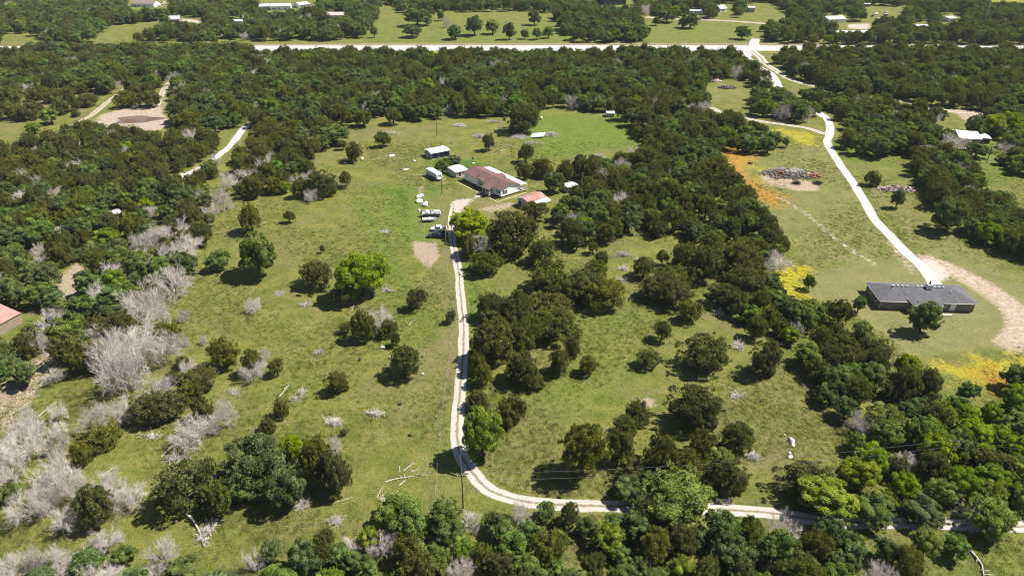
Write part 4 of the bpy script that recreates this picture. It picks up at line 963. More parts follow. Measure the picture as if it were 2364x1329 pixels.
gt.tube([(fx0,-fd-o_-.05,eh-.02), (fx1,-fd-o_-.05,eh-.02)], 0.07, 4); gt.build('gutter', M_TRIM, bh)
ps = MB()
for a in (fx0+.35, fx1-.4): ps.box(a-.09, a+.09, -fd-.2, -fd-.02, 0.06, eh-.12)
ps.build('porch_posts', M_WHITE, bh); MB().box(fx0, fx1, -fd-.4, -0.03, 0, 0.08).build('porch_slab', M_CONC, bh)
for q in range(4):
    a = BX*0.17 + q*BX*0.05; MB().box(a, a+.45, BY*.5-.3, BY*.5-.05, eh+rs-.05, eh+rs+.30).build('roof_vent', M_WHITE, bh)
for q in range(7):
    if q == 2: continue
    a = BX*0.43 + q*BX*0.046; MB().box(a, a+.45, BY*.5-.3, BY*.5-.05, eh+rs-.05, eh+rs+.30).build('roof_vent', M_WHITE, bh)
for a, b in ((.22,.16),(.30,.24),(.28,.06),(.68,.08),(.80,.07),(.78,.34)): 
    zz = eh + b*BY*0.42; MB().cyl((a*BX, b*BY, zz+.25), 0.10, 'z', 0.5, 8).build('vent_pipe', M_WHITE, bh)
ch = MB().box(BX*.53, BX*.53+1.5, BY*.40, BY*.40+1.3, eh+rs*.5, eh+rs+1.0).build('chimney', M_TRIM, bh); MB().cyl((BX*.53+.75, BY*.40+.65, eh+rs+1.45), 0.22, 'z', 0.9, 10).build('chimney_cap', M_SKIRT, ch)
opening(bh, 'y0', BX, BY, BX*.745, 0.1, 1.5, 2.1, 'door', M_TRIM, M_WHITE); opening(bh, 'y0', BX, BY, BX*.655, 1.0, 1.0, 1.3)
opening(bh, 'y0', BX, BY, BX*.34, 0.95, 1.6, 1.4); opening(bh, 'y0', BX, BY, BX*.43, 0.1, 1.8, 2.1, 'door', M_TRIM, M_GLASS); opening(bh, 'y0', BX, BY, BX*.53, 0.95, 1.4, 1.4)
opening(bh, 'x0', BX, BY, 2.2, 1.0, 1.1, 1.3); opening(bh, 'x0', BX, BY, 6.5, 1.0, 1.1, 1.3)
for a in (0.03, BX-.12): MB().box(a, a+.09, -.10, -.003, 0, eh-.1).build('downpipe', M_TRIM, bh)
MB().box(BX*.64, BX*.74, -2.6, -1.9, 0, .18).build('doorstep', M_CONC, bh)

def small_gable(name, label, cat, p0, p1, p2, h, rise, axis, wallm, roofm, open_side=None, doors=(), group=None, ov=0.25):
    e, X_, Y_ = site(name, p0, p1, p2); tag(e, label, cat, group)
    gable(e, X_, Y_, h, rise, axis, wallm, roofm, 0.0, ov, open_side)
    for d in doors: opening(e, d[0], X_, Y_, d[1], d[2], d[3], d[4], d[5], None, d[6])
    return e, X_, Y_
e, a, b = small_gable('open_shed', 'open-fronted tin shed with pale low gable roof in the field', 'shed', (997,368.6), (1039,360.2), (981.5,358.2), 2.6, 0.5, 'x', M_TINWALL, M_TIN, True)
e, a, b = small_gable('storage_shed', 'low shed with pale tin roof between caravan and white house', 'shed', (1053,410.6), (1080,403.6), (1031.5,398.2), 2.2, 0.35, 'x', M_TINWALL, M_TIN, None,
    (('y0', 1.2, 0.05, 1.3, 1.9, 'door', M_DARKIN), ('y0', 3.2, 0.9, 1.2, 0.8, 'window', M_GLASS)))
MB().box(0.6, 4.4, -1.3, -0.05, 0, 0.3).build('step_deck', M_WOOD, e)
e, a, b = small_gable('red_roof_barn', 'barn with faded red tin roof and dark doorway', 'barn', (1220,484.7), (1262,471.5), (1192,474.6), 2.9, 0.75, 'x', M_TINWALL, M_REDTIN, None, (('x0', b*.58 if False else 3.6, 0.05, 1.7, 2.2, 'door', M_DARKIN), ('x0', 0.9, 1.2, 1.0, 0.9, 'window', M_GLASS)))
MB().slab([(a*0.30, -2.6, 2.05), (a+.35, -2.6, 2.05), (a+.35, -0.26, 2.75), (a*0.30, -0.26, 2.75)], 0.06).build('lean_to_roof', M_TIN, e)
pm = MB()
for q in (a*.33, a*.66, a+.1): pm.box(q-.06, q+.06, -2.45, -2.33, 0, 2.0)
pm.build('lean_to_posts', M_WOOD, e)
small_gable('garden_shed', 'small square shed with white tin roof under the junipers', 'shed', (1311,446), (1334,440.5), (1297,438.5), 2.3, 0.15, 'x', M_TINWALL, M_TIN, None, (('y0', 0.6, 0.05, 1.0, 1.8, 'door', M_DARKIN),))
small_gable('lean_to', 'tiny white-roofed hutch hidden behind the leafy tree', 'hutch', (1262,412.5), (1277,410), (1257,409.5), 1.5, 0.12, 'x', M_TINWALL, M_TIN)
e, a, b = small_gable('field_hut', 'white ribbed hut at the wood edge of the green field', 'hut', (1400,270.5), (1418,270.2), (1399.6,265.5), 1.9, 0.45, 'x', M_TINWALL, M_TINY)
e, a, b = small_gable('timber_hut', 'tiny pale-roofed hut deep in the western wood', 'hut', (268,508), (284,503), (258,499), 2.0, 0.5, 'x', M_WOOD, M_TINWALL)

# cottage with white metal roof in the eastern trees
e, a, b = small_gable('white_roof_cottage', 'dark-walled cottage with wide white metal roof among trees', 'cottage', (2214,333), (2258,333.5), (2193,313), 2.8, 1.5, 'x', M_WOOD, M_TINY, None,
    (('y0', 1.2, 0.8, 1.4, 1.2, 'window', M_GLASS), ('y0', 4.0, 0.05, 1.0, 2.0, 'door', M_WHITE), ('x0', 3.0, .9, 1.2, 1.1, 'window', M_GLASS)), None, 0.5)
e, a, b = small_gable('carport', 'white metal carport beside the tree-shaded cottage', 'carport', (2262,331), (2280,330), (2256,320), 2.4, 0.3, 'x', M_TINWALL, M_TIN, True)
e, a, b = small_gable('garden_hutch', 'white-roofed hutch in bushes below the cottage', 'hutch', (2220,357), (2241,356), (2218,351), 1.8, 0.15, 'x', M_WOOD, M_TIN)
# house at the western frame edge
e, a, b = small_gable('red_roof_house', 'house with dusty red-brown roof in the western oaks', 'house', (-16,783), (26,742), (-66,745), 2.9, 1.3, 'x', M_WOOD, simple('dusty_red_roof', (0.34, 0.20, 0.17), 0.8, 0.12, 0.8))

# far buildings across the highway: (name, label, category, centre px, length m, depth m, wall h, rise, turn deg, wall, roof, axis)
FAR = [('ranch_house', 'long brown-roofed ranch house with pale end wall across the highway', 'house', 330, 17, 23, 11, 3.2, 2.2, -6, M_SIDING, simple('brown_roof', (.20,.155,.14), .9, .15, .8)),
 ('workshop', 'white-roofed workshop with two dark doors across the highway', 'workshop', 648, 24, 18, 13, 3.6, 1.6, 10, M_SIDING, M_TIN),
 ('annex', 'grey-walled annex joined beside the white-roofed workshop', 'shed', 612, 24, 9, 14, 3.4, 1.4, 20, M_TINWALL, M_TIN),
 ('pale_barn', 'pale-roofed barn half hidden past the workshop', 'barn', 704, 19, 10, 16, 3.2, 1.4, 35, M_SIDING, M_TIN),
 ('bungalow', 'low bungalow with dusty mauve roof in far oaks', 'bungalow', 774, 43, 14, 9, 2.8, 1.8, -4, M_SIDING, simple('mauve_roof', (.42,.36,.35), .9, .12, .8)),
 ('tool_shed', 'dark shed with arched white roof by the grey trees', 'shed', 402, 52, 9, 7, 2.6, 2.2, 0, M_WOOD, M_TIN),
 ('roadside_shed', 'flat white-roofed shed behind roadside oaks', 'shed', 545, 57, 11, 7, 2.6, 0.8, -8, M_TINWALL, M_TIN),
 ('dark_warehouse', 'big dark steel warehouse with white roof behind the parkland', 'warehouse', 1418, 12, 24, 22, 5.0, 1.6, 12, simple('dark_steel', (.055,.06,.07), .5, .2, .5), M_TIN),
 ('white_trailer', 'long white trailer home behind the wide field', 'trailer', 1603, 33, 13.5, 5, 2.9, 0.5, 0, M_SIDING, M_TIN),
 ('farmhouse', 'white-gabled farmhouse beside a dark round oak', 'house', 1670, 28, 8, 10, 3.0, 2.4, 30, M_SIDING, M_TIN),
 ('grey_cabin', 'small grey cabin at the clearing behind the field', 'cabin', 1734, 29, 6.0, 6, 4.0, 0.9, 0, M_TINWALL, simple('grey_roof', (.36,.34,.35), .8, .1, .8)),
 ('white_barn', 'white-roofed barn of two joined bays beyond the highway', 'barn', 1932, 53, 17, 12, 3.0, 1.6, 15, M_SIDING, M_TIN),
 ('mobile_home', 'long white-roofed mobile home right behind the highway hedge', 'mobile home', 1971, 84, 27, 7, 2.8, 0.8, -2, M_SIDING, M_TIN),
 ('hip_house', 'grey house with bright hip-like roof in the car yard', 'house', 2047, 57, 14, 9, 3.0, 1.5, -4, M_TINWALL, M_TIN),
 ('tan_shed', 'low white shed roof in the dark hedge trees', 'shed', 2128, 68, 9, 6, 2.5, 0.8, 0, M_WOOD, M_TIN),
 ('pump_house', 'white block pump house beside the gravel yard', 'pump house', 2198, 51, 8, 10, 3.0, 1.0, 20, M_SIDING, M_TIN),
 ('blue_shed', 'little blue-grey shed at the grassy rise', 'shed', 2000, 16, 7, 5, 2.5, 0.6, 0, M_TINWALL, M_TIN)]
for nm, lab, cat, px_, py_, L, D, h, rise, turn, wm, rm in FAR:
    p = G(px_, py_); rz = math.radians(turn); e = empty(nm, p - Vector((math.cos(rz) * L / 2 - math.sin(rz) * 0, math.sin(rz) * L / 2, 0)), rz); tag(e, lab, cat)
    gable(e, L, D, h, rise, 'x', wm, rm, 0, 0.4)
    for q in range(max(1, int(L // 6))): opening(e, 'y0', L, D, 1.5 + q * 5.5, 0.9, 1.6, 1.3)
    opening(e, 'y0', L, D, min(L - 1.6, 3.7), 0.05, 1.1, 2.1, 'door', None, M_DARKIN)
    opening(e, 'x0', L, D, D * .3, 0.9, 1.6, 1.2); opening(e, 'x1', L, D, D * .3, 0.9, 1.6, 1.2)

# ------------------------------------------------------------------ vehicles
def paint(name, col): return simple(name, col, 0.28, 0.04, 0.6, spec=0.5, dirt=tuple(x * .8 for x in col))
def vehicle(name, label, cat, px_, py_, rz, L, Wd, H, col, kind, group=None):
    """front towards local -x"""
    p = G(px_, py_); e = empty(name, p, rz); tag(e, label, cat, group); pm_ = paint('paint_' + label.split()[0] + name, col)
    w = Wd / 2; z0 = 0.42; zb = H * 0.56
    def ring(x, ww, a, b, r=0.12): return [(x,-ww+r,a),(x,ww-r,a),(x,ww,a+r),(x,ww,b-r),(x,ww-r,b),(x,-ww+r,b),(x,-ww,b-r),(x,-ww,a+r)]
    x0, x1 = -L/2, L/2
    MB().loft([ring(x0, w*.86, z0+.1, zb-.22), ring(x0+.18, w*.96, z0, zb-.10), ring(x0+L*.26, w, z0, zb), ring(x1-.2, w, z0, zb+.02), ring(x1, w*.93, z0+.08, zb-.04)]).build('body', pm_, e)
    if kind == 'pickup': c0, c1, t0, t1 = x0+L*.27, x0+L*.66, x0+L*.36, x0+L*.63
    else: c0, c1, t0, t1 = x0+L*.24, x1-.12, x0+L*.36, x1-.45
    cb_ = MB().loft([ring(c0, w*.90, zb-.05, zb+.12, .05), ring(t0, w*.78, zb-.05, H, .10), ring(t1, w*.78, zb-.05, H, .10), ring(c1, w*.90, zb-.05, zb+.14, .05)]).build('cab', pm_, e)
    g = MB()
    for s in (-1, 1):
        y_ = s * w * .845
        for a, b in ((t0+.02, (t0+t1)/2-.05), ((t0+t1)/2+.05, t1-.05)): g.add([(a,y_,zb+.14),(b,y_,zb+.14),(b,s*w*.80,H-.14),(a+.06,s*w*.80,H-.14),(a,y_+s*.03,zb+.14),(b,y_+s*.03,zb+.14),(b,s*w*.80+s*.02,H-.14),(a+.06,s*w*.80+s*.02,H-.14)], [[0,1,2,3],[4,7,6,5],[0,4,5,1],[1,5,6,2],[2,6,7,3],[3,7,4,0]])
    g.add([(c0+.06,-w*.74,zb+.16),(c0+.06,w*.74,zb+.16),(t0-.05,w*.66,H-.06),(t0-.05,-w*.66,H-.06),(c0-.0,-w*.74,zb+.2),(c0-.0,w*.74,zb+.2),(t0-.11,w*.66,H-.02),(t0-.11,-w*.66,H-.02)], [[0,1,2,3],[4,7,6,5],[0,4,5,1],[1,5,6,2],[2,6,7,3],[3,7,4,0]])
    g.build('window_glass', M_GLASS, cb_)
    if kind == 'pickup':
        MB().box(c1+.12, x1-.12, -w+.18, w-.18, zb-.02, zb+.035).build('truck_bed', M_BLACK, e)
        m_ = MB(); m_.box(c1+.05, x1-.02, -w+.02, -w+.14, zb-.05, zb+.22); m_.box(c1+.05, x1-.02, w-.14, w-.02, zb-.05, zb+.22); m_.box(x1-.13, x1-.025, -w+.145, w-.145, zb-.05, zb+.21); m_.build('bed_sides', pm_, e)
    for sx in (x0+L*.18, x1-L*.20):
        for s in (-1, 1):
            wh = MB().cyl((sx, s*(w-.10), .38), .38, 'y', .24, 14).build('wheel', M_BLACK, e); MB().cyl((sx, s*(w+.025), .38), .21, 'y', .02, 10).build('rim', M_STEEL, wh)
    for s in (-1, 1):
        MB().box(x0+.0, x0+.10, s*w*.62-.16, s*w*.62+.16, zb-.36, zb-.20).build('headlight', M_PAINTW, e)
        MB().box(x1-.06, x1+.015, s*w*.80-.08, s*w*.80+.08, zb-.40, zb-.14).build('tail_light', simple('red_lens', (.35,.02,.02), .3, .1), e)
    MB().box(x0-.05, x0+.06, -w*.8, w*.8, z0-.02, z0+.16).build('bumper', M_STEEL, e)
    return e
vehicle('pickup_truck', 'navy blue pickup truck parked beside the driveway', 'truck', 1007, 547, math.radians(3), 5.8, 2.0, 1.9, (0.02, 0.03, 0.075), 'pickup')
vehicle('white_truck', 'white pickup truck with open bed behind the navy truck', 'truck', 1013, 532.5, math.radians(-4), 5.4, 1.95, 1.9, (0.80, 0.80, 0.80), 'pickup')
vehicle('white_car', 'white car parked behind the white-roofed cottage', 'car', 2239, 297, math.radians(75), 4.5, 1.8, 1.5, (0.8, 0.8, 0.8), 'car')
vehicle('yard_car', 'white car in the far weedy yard', 'car', 2022, 34, math.radians(40), 4.6, 1.8, 1.5, (0.8, 0.8, 0.8), 'car')
vehicle('black_car', 'black car in the far weedy yard', 'car', 2014, 39, math.radians(50), 4.6, 1.8, 1.5, (0.03, 0.03, 0.035), 'car')
vehicle('silver_van', 'silver van in the far weedy yard', 'van', 2045, 34, math.radians(20), 5.4, 1.95, 2.0, (0.55, 0.56, 0.58), 'car')
vehicle('house_car', 'white car parked beside the far ranch house', 'car', 366, 15, math.radians(10), 4.8, 1.9, 1.6, (0.8, 0.8, 0.8), 'car')
vehicle('pale_van', 'cream van parked past the far ranch house', 'van', 378, 10, math.radians(60), 5.2, 2.0, 2.0, (0.72, 0.70, 0.66), 'car')

# caravan
cv, LX, LY = site('caravan', (1009,419), (1022,417.6), (979.3,405.7)); tag(cv, 'old white travel caravan with dark side windows by a pole', 'caravan')
LX = 2.5; LY = max(LY, 7.4); zb, zt = 0.65, 3.0
prof = [(0.0, zb+.2), (0.35, zb), (LY-.35, zb), (LY, zb+.3), (LY, zt-.45), (LY-.4, zt), (0.4, zt), (0.0, zt-.4)]
MB().prism(prof, 'x', 0, LX).build('body', M_WHITE, cv)
MB().box(-0.012, 0.0, 0.4, LY-.4, zb+.05, zb+.85).build('side_band', simple('caravan_blue_grey', (.22,.26,.33), .5, .1, 1.), cv)
for a, ww in ((1.2, .9), (3.0, .8), (4.6, 1.1), (6.3, .8)):
    if a + ww < LY - .3: opening(cv, 'x0', LX, LY, a, 1.75, ww, .62)
opening(cv, 'y0', LX, LY, 0.5, 1.8, 1.5, .6)
MB().box(.9, 1.6, LY*.45, LY*.45+.9, zt, zt+.25).build('roof_unit', M_TRIM, cv); MB().box(1.0, 1.5, 1.4, 1.9, zt, zt+.12).build('roof_hatch', M_TRIM, cv)
for s in (0.02, LX-.22):
    for a in (LY*.42, LY*.53): 
        wh = MB().cyl((s+.1, a, .34), .34, 'x', .2, 12).build('wheel', M_BLACK, cv)
MB().box(.3, LX-.3, .6, LY-.6, .42, zb).build('chassis', M_BLACK, cv); MB().tube([(.6, .2, .5), (LX/2, -1.2, .5), (LX-.6, .2, .5)], .06, 5).box(LX/2-.06, LX/2+.06, -1.25, -1.13, 0, .5).build('hitch', M_BLACK, cv)
MB().box(.5, LX-.5, -.35, -.02, .75, 1.25).build('gas_locker', M_WHITE, cv)

def trailer(label, p, rz, L, Wd, h=0.55):
    e = empty('boat_trailer', p, rz); tag(e, label, 'trailer')
    m_ = MB(); w = Wd / 2
    for s in (-1, 1): m_.tube([(-L/2, s*w*.55, h-.1), (L*.30, s*w*.55, h-.1), (L/2+.9, 0, h-.1)], .05, 5)
    for q in range(4): m_.tube([(-L*.45+q*L*.24, -w*.6, h-.1), (-L*.45+q*L*.24, w*.6, h-.1)], .045, 5)
    m_.tube([(L/2+.7, 0, h-.1), (L/2+.7, 0, 0)], .05, 6); m_.build('frame', M_STEEL, e)
    for s in (-1, 1): MB().cyl((-L*.12, s*(w*.75), .32), .32, 'y', .2, 12).build('wheel', M_BLACK, e)
    return e
# pontoon boat
p = G(997, 499); rz = math.radians(4); Lb, Wb = 6.8, 2.5
trailer('steel trailer under the pontoon boat', p, rz, Lb, Wb)
e = empty('pontoon_boat', p + Vector((0, 0, 0)), rz); tag(e, 'white pontoon boat with railings and seats on its trailer', 'boat')
for s in (-1, 1): MB().tube([(-Lb/2, s*.85, .82), (Lb/2-.5, s*.85, .82), (Lb/2, s*.85, 1.0)], [.32, .32, .08], 10).build('pontoon', simple('dull_pontoon', (.10,.10,.105), .6, .2, 1.), e)
MB().box(-Lb/2, Lb/2-.2, -Wb/2, Wb/2, 1.17, 1.27).build('deck', simple('deck_carpet', (.40,.40,.41), .9, .2, 2.), e)
m_ = MB()
for (a0, b0), (a1, b1) in (((-Lb/2+.5,-Wb/2+.06),(Lb/2-.5,-Wb/2+.06)), ((-Lb/2+.5,Wb/2-.06),(Lb/2-.5,Wb/2-.06))): m_.box(a0, a1, b0-.02, b0+.02, 1.34, 1.66)
m_.box(Lb/2-.52, Lb/2-.48, -Wb/2+.1, Wb/2-.1, 1.34, 1.66); m_.build('side_panels', M_WHITE, e); rail(e, [(-Lb/2+.5,-Wb/2+.06),(Lb/2-.5,-Wb/2+.06),(Lb/2-.5,Wb/2-.06),(-Lb/2+.5,Wb/2-.06)], 1.28, 2.0, 'railing', M_WHITE)
for a, b in ((1.2,-.75),(1.2,.75),(2.3,.75),(-1.6,-.75),(-1.6,.75)):
    st_ = MB().box(a-.5, a+.5, b-.3, b+.3, 1.28, 1.62).build('seat', M_WHITE, e); MB().box(a-.5, a+.5, b+(.24 if b > 0 else -.34), b+(.34 if b > 0 else -.24), 1.625, 1.95).build('backrest', M_WHITE, st_)
cs = MB().box(-.5, 0, -.85, -.1, 1.28, 2.05).build('console', M_STEEL, e); MB().box(-.52, -.05, -.8, -.15, 2.06, 2.10).build('dashboard', M_BLACK, cs)
MB().box(-Lb/2-.5, -Lb/2-.02, -.28, .28, .9, 1.85).build('outboard_motor', M_BLACK, e)
# small fishing boat
p = G(992, 511); rz = math.radians(5); Lb = 5.0
trailer('steel trailer under the small fishing boat', p, rz, Lb, 1.8)
e = empty('fishing_boat', p, rz); tag(e, 'small open white fishing boat on its trailer', 'boat')
def hull(x, w, zk, zg): return [(x,0,zk),(x,w*.7,zk+.12),(x,w,zg),(x,w-.06,zg),(x,w*.62,zk+.30),(x,0,zk+.26),(x,-w*.62,zk+.30),(x,-w+.06,zg),(x,-w,zg),(x,-w*.7,zk+.12)]
MB().loft([hull(-2.5,.85,.5,1.15), hull(-.8,.92,.48,1.16), hull(.8,.85,.50,1.2), hull(1.9,.5,.62,1.28), hull(2.5,.12,.95,1.36)]).build('hull', M_WHITE, e)
for a in (-1.9, -.6, .7): MB().box(a-.2, a+.2, -.68, .68, .92, 1.02).build('bench', M_TRIM, e)
MB().box(-2.95, -2.52, -.2, .2, .5, 1.45).build('outboard_motor', M_BLACK, e); MB().box(-.1, .1, .18, .55, 1.03, 1.5).build('console', M_WHITE, e)

# ------------------------------------------------------------------ poles, wires, mast, fences, gate
POLE = {}
def pole(key, label, px_, py_, h, arm=True, trafo=False, rz=0.0):
    e = empty('power_pole', G(px_, py_), rz); tag(e, label, 'power pole')
    MB().tube([(0,0,0),(0,0,h)], [.16,.10], 8).build('post', M_POLE, e)
    if arm:
        MB().box(-.9,.9,-.06,.06,h-.55,h-.42).build('crossarm', M_POLE, e)
        for a in (-.8, .8): MB().cyl((a,0,h-.34), .05, 'z', .16, 8).build('insulator', M_TRIM, e)
    MB().cyl((0,0,h+.09), .05, 'z', .18, 8).build('insulator', M_TRIM, e)
    if trafo: MB().cyl((.35,0,h-1.5), .26, 'z', .8, 12).build('transformer', M_STEEL, e)
    POLE[key] = (e.location.copy() + Vector((0, 0, h + .15)), e.location.copy() + Vector((0, 0, h - 1.6)))
pole('a', 'dark power pole with crossarm inside the driveway bend', 1069.5, 1172, 8.6)
pole('b', 'power pole beside the navy pickup truck', 1029.5, 566, 8.0, False)
pole('c', 'power pole at the end of the old caravan', 1020.5, 448, 8.2, False)
pole('d', 'lone power pole in the field behind the sheds', 1009, 315, 8.4, False)
pole('e', 'leaning power pole in the yellow-green grove', 2172, 1095, 9.0, True)
pole('f', 'power pole with lamp box in the cottage field', 2277, 377, 7.5, True, True)
def wire(label, a, b, sag):
    n = 24; pts = [a.lerp(b, q / n) - Vector((0, 0, sag * 4 * (q/n) * (1 - q/n))) for q in range(n + 1)]
    base = pts[0]; o_ = MB().tube([q - base for q in pts], 0.016, 4, False).build('power_line', M_WIRE, None, base); tag(o_, label, 'power line')
Ptop = lambda k_: POLE[k_][0]; Plow = lambda k_: POLE[k_][1]
wire('overhead wire along the driveway from bend to truck', Ptop('a'), Ptop('b'), 1.6)
wire('overhead wire from the truck pole to the caravan pole', Ptop('b'), Ptop('c'), 0.7)
wire('overhead wire from the caravan pole into the field', Ptop('c'), Ptop('d'), 0.9)
far_e = G(2560, 1050, 9.0); far_w = G(480, 1215, 7.0)
wire('upper overhead wire from driveway bend towards the eastern grove', Ptop('a'), Ptop('e'), 1.8)
wire('lower overhead wire from driveway bend towards the eastern grove', Plow('a'), Plow('e'), 1.8)
wire('upper overhead wire running east beyond the grove', Ptop('e'), far_e, 0.8)
wire('lower overhead wire running east beyond the grove', Plow('e'), far_e - Vector((0, 0, 1.6)), 0.8)

mb = G(2265, 76); e = empty('radio_mast', mb); tag(e, 'tall grey lattice radio mast behind the highway hedge', 'mast')
MH = 62; tri = [(.62*math.cos(a), .62*math.sin(a)) for a in (0.4, 2.494, 4.589)]
for q in range(3): MB().tube([(tri[q][0], tri[q][1], 0), (tri[q][0], tri[q][1], MH)], .11, 5).build('mast_leg', M_STEEL, e)
br = MB()
for q in range(int(MH / 1.6)):
    for s in range(3):
        a, b = tri[s], tri[(s+1) % 3]; z_ = q * 1.6; br.tube([(a[0],a[1],z_), (b[0],b[1],z_+1.6)], .05, 3, False); br.tube([(a[0],a[1],z_+1.6), (b[0],b[1],z_+1.6)], .045, 3, False)
br.build('lattice', M_STEEL, e)

def fence(name, label, line, spacing, h=1.25, mat=None, wires=3, step=None):
    w = catmull(wpoly(line), 1.0); d = np.concatenate([[0], np.cumsum(np.linalg.norm(np.diff(w, axis=0), axis=1))])
    n = max(2, int(d[-1] / spacing)); s = np.linspace(0, d[-1], n + 1); xs = np.interp(s, d, w[:, 0]); ys = np.interp(s, d, w[:, 1])
    e = empty(name, (xs[0], ys[0], 0)); tag(e, label, 'fence')
    me = None
    for i in range(n + 1):
        if me is None:
            o_ = MB().tube([(0,0,0),(0,0,h)], .055, 5).build('fence_post', mat or M_WOOD, e); me = o_.data
        else: o_ = link('fence_post', me, None, e)
        o_.location = (xs[i] - xs[0], ys[i] - ys[0], 0); o_.rotation_euler = (R.uniform(-.06,.06), R.uniform(-.06,.06), R.uniform(0, 6))
    m_ = MB()
    for q in range(wires): m_.tube([(xs[i]-xs[0], ys[i]-ys[0], h*(.3+.3*q)) for i in range(n+1)], .008, 3, False)
    m_.build('fence_wire', M_WIRE, e)
fence('wire_fence', 'wire fence following the west side of the driveway', [(1002,1190),(1010,1080),(1020,960),(1036,840),(1046,735),(1044,690),(1020,645),(985,605),(952,578),(975,512),(972,470)], 4.0)
fence('wire_fence', 'wire fence along the north side of the gravel road', [(1130,1090),(1190,1128),(1290,1140),(1400,1148),(1500,1150),(1640,1152)], 4.0)
fence('wire_fence', 'wire fence east of the gate by the gravel road', [(1692,1156),(1740,1165),(1800,1172)], 4.0)
fence('wire_fence', 'wire fence crossing the pasture to the caravan', [(700,442),(790,436),(880,428),(975,424),(1010,446)], 4.5)
fence('pen_fence', 'pole pen fence between shed and caravan', [(972,396),(975,384),(985,372),(1000,366)], 3.0)
fence('pen_fence', 'pole pen fence behind the white house', [(1085,402),(1100,393),(1125,386),(1155,383)], 2.6, 1.5)
fence('pen_fence', 'post fence between white house garden and green field', [(1160,384),(1185,392),(1215,402)], 2.6, 1.5)
fence('wire_fence', 'wire fence along the driveway belt of junipers', [(1100,640),(1106,720),(1100,780)], 4.0)
g0, g1 = G(1652, 1162), G(1688, 1164); gv = g1 - g0; e = empty('metal_gate', g0, math.atan2(gv.y, gv.x)); tag(e, 'grey tubular metal gate beside the gravel road', 'gate'); gl = gv.length
MB().tube([(0,0,0),(0,0,1.5)], .08, 6).build('gate_post', M_WOOD, e); MB().tube([(gl,0,0),(gl,0,1.5)], .08, 6).build('gate_post', M_WOOD, e)
for q in range(5): MB().tube([(.15,0,.3+q*.23), (gl-.15,0,.3+q*.23)], .03, 5).build('rail', M_STEEL, e)
MB().tube([(.15,0,.3),(.15,0,1.22)], .035, 5).tube([(gl-.15,0,.3),(gl-.15,0,1.22)], .035, 5).tube([(gl/2,0,.3),(gl/2,0,1.22)], .03, 5).build('gate_frame', M_STEEL, e)

# ------------------------------------------------------------------ brush, logs, stones, heaps
def stick_heap(name, label, cat, px_, py_, rx, ry, h, n, mat, seed, rad=(.025,.06), ln=(.8,2.6), group=None):
    r = np.random.default_rng(seed); segs = []
    for _ in range(int(n * .7)):
        a = r.uniform(0, 6.28); q = r.uniform(0, 1) ** .75 * (.78 + .30 * math.sin(2*a + seed) + .22 * math.sin(3*a + 2*seed)); x, y = rx*q*math.cos(a), ry*q*math.sin(a); z = r.uniform(.03, 1) * h * max(.1, 1 - q*q*.85)
        az = r.uniform(0, 6.28) if r.uniform() < .5 else a + r.normal(0, .4); el = r.normal(.25, .40); L = r.uniform(*ln) / 2
        d = np.array([math.cos(az)*math.cos(el), math.sin(az)*math.cos(el), math.sin(el)]) * L; c_ = np.array([x, y, max(z, abs(d[2]) + .03)])
        b_ = c_ + r.normal(0, .12, 3); b_[2] = max(b_[2], .04); rd = r.uniform(*rad)
        segs += [(c_ - d, b_, rd, rd*.8), (b_, c_ + d, rd*.8, rd*.4)]
    V, F = np_tubes(segs, 4); V[:, 2] = np.maximum(V[:, 2], 0.004); p = G(px_, py_)
    o_ = link(name, np_mesh(name, V, F), mat); o_.location = p; tag(o_, label, cat, group); return o_
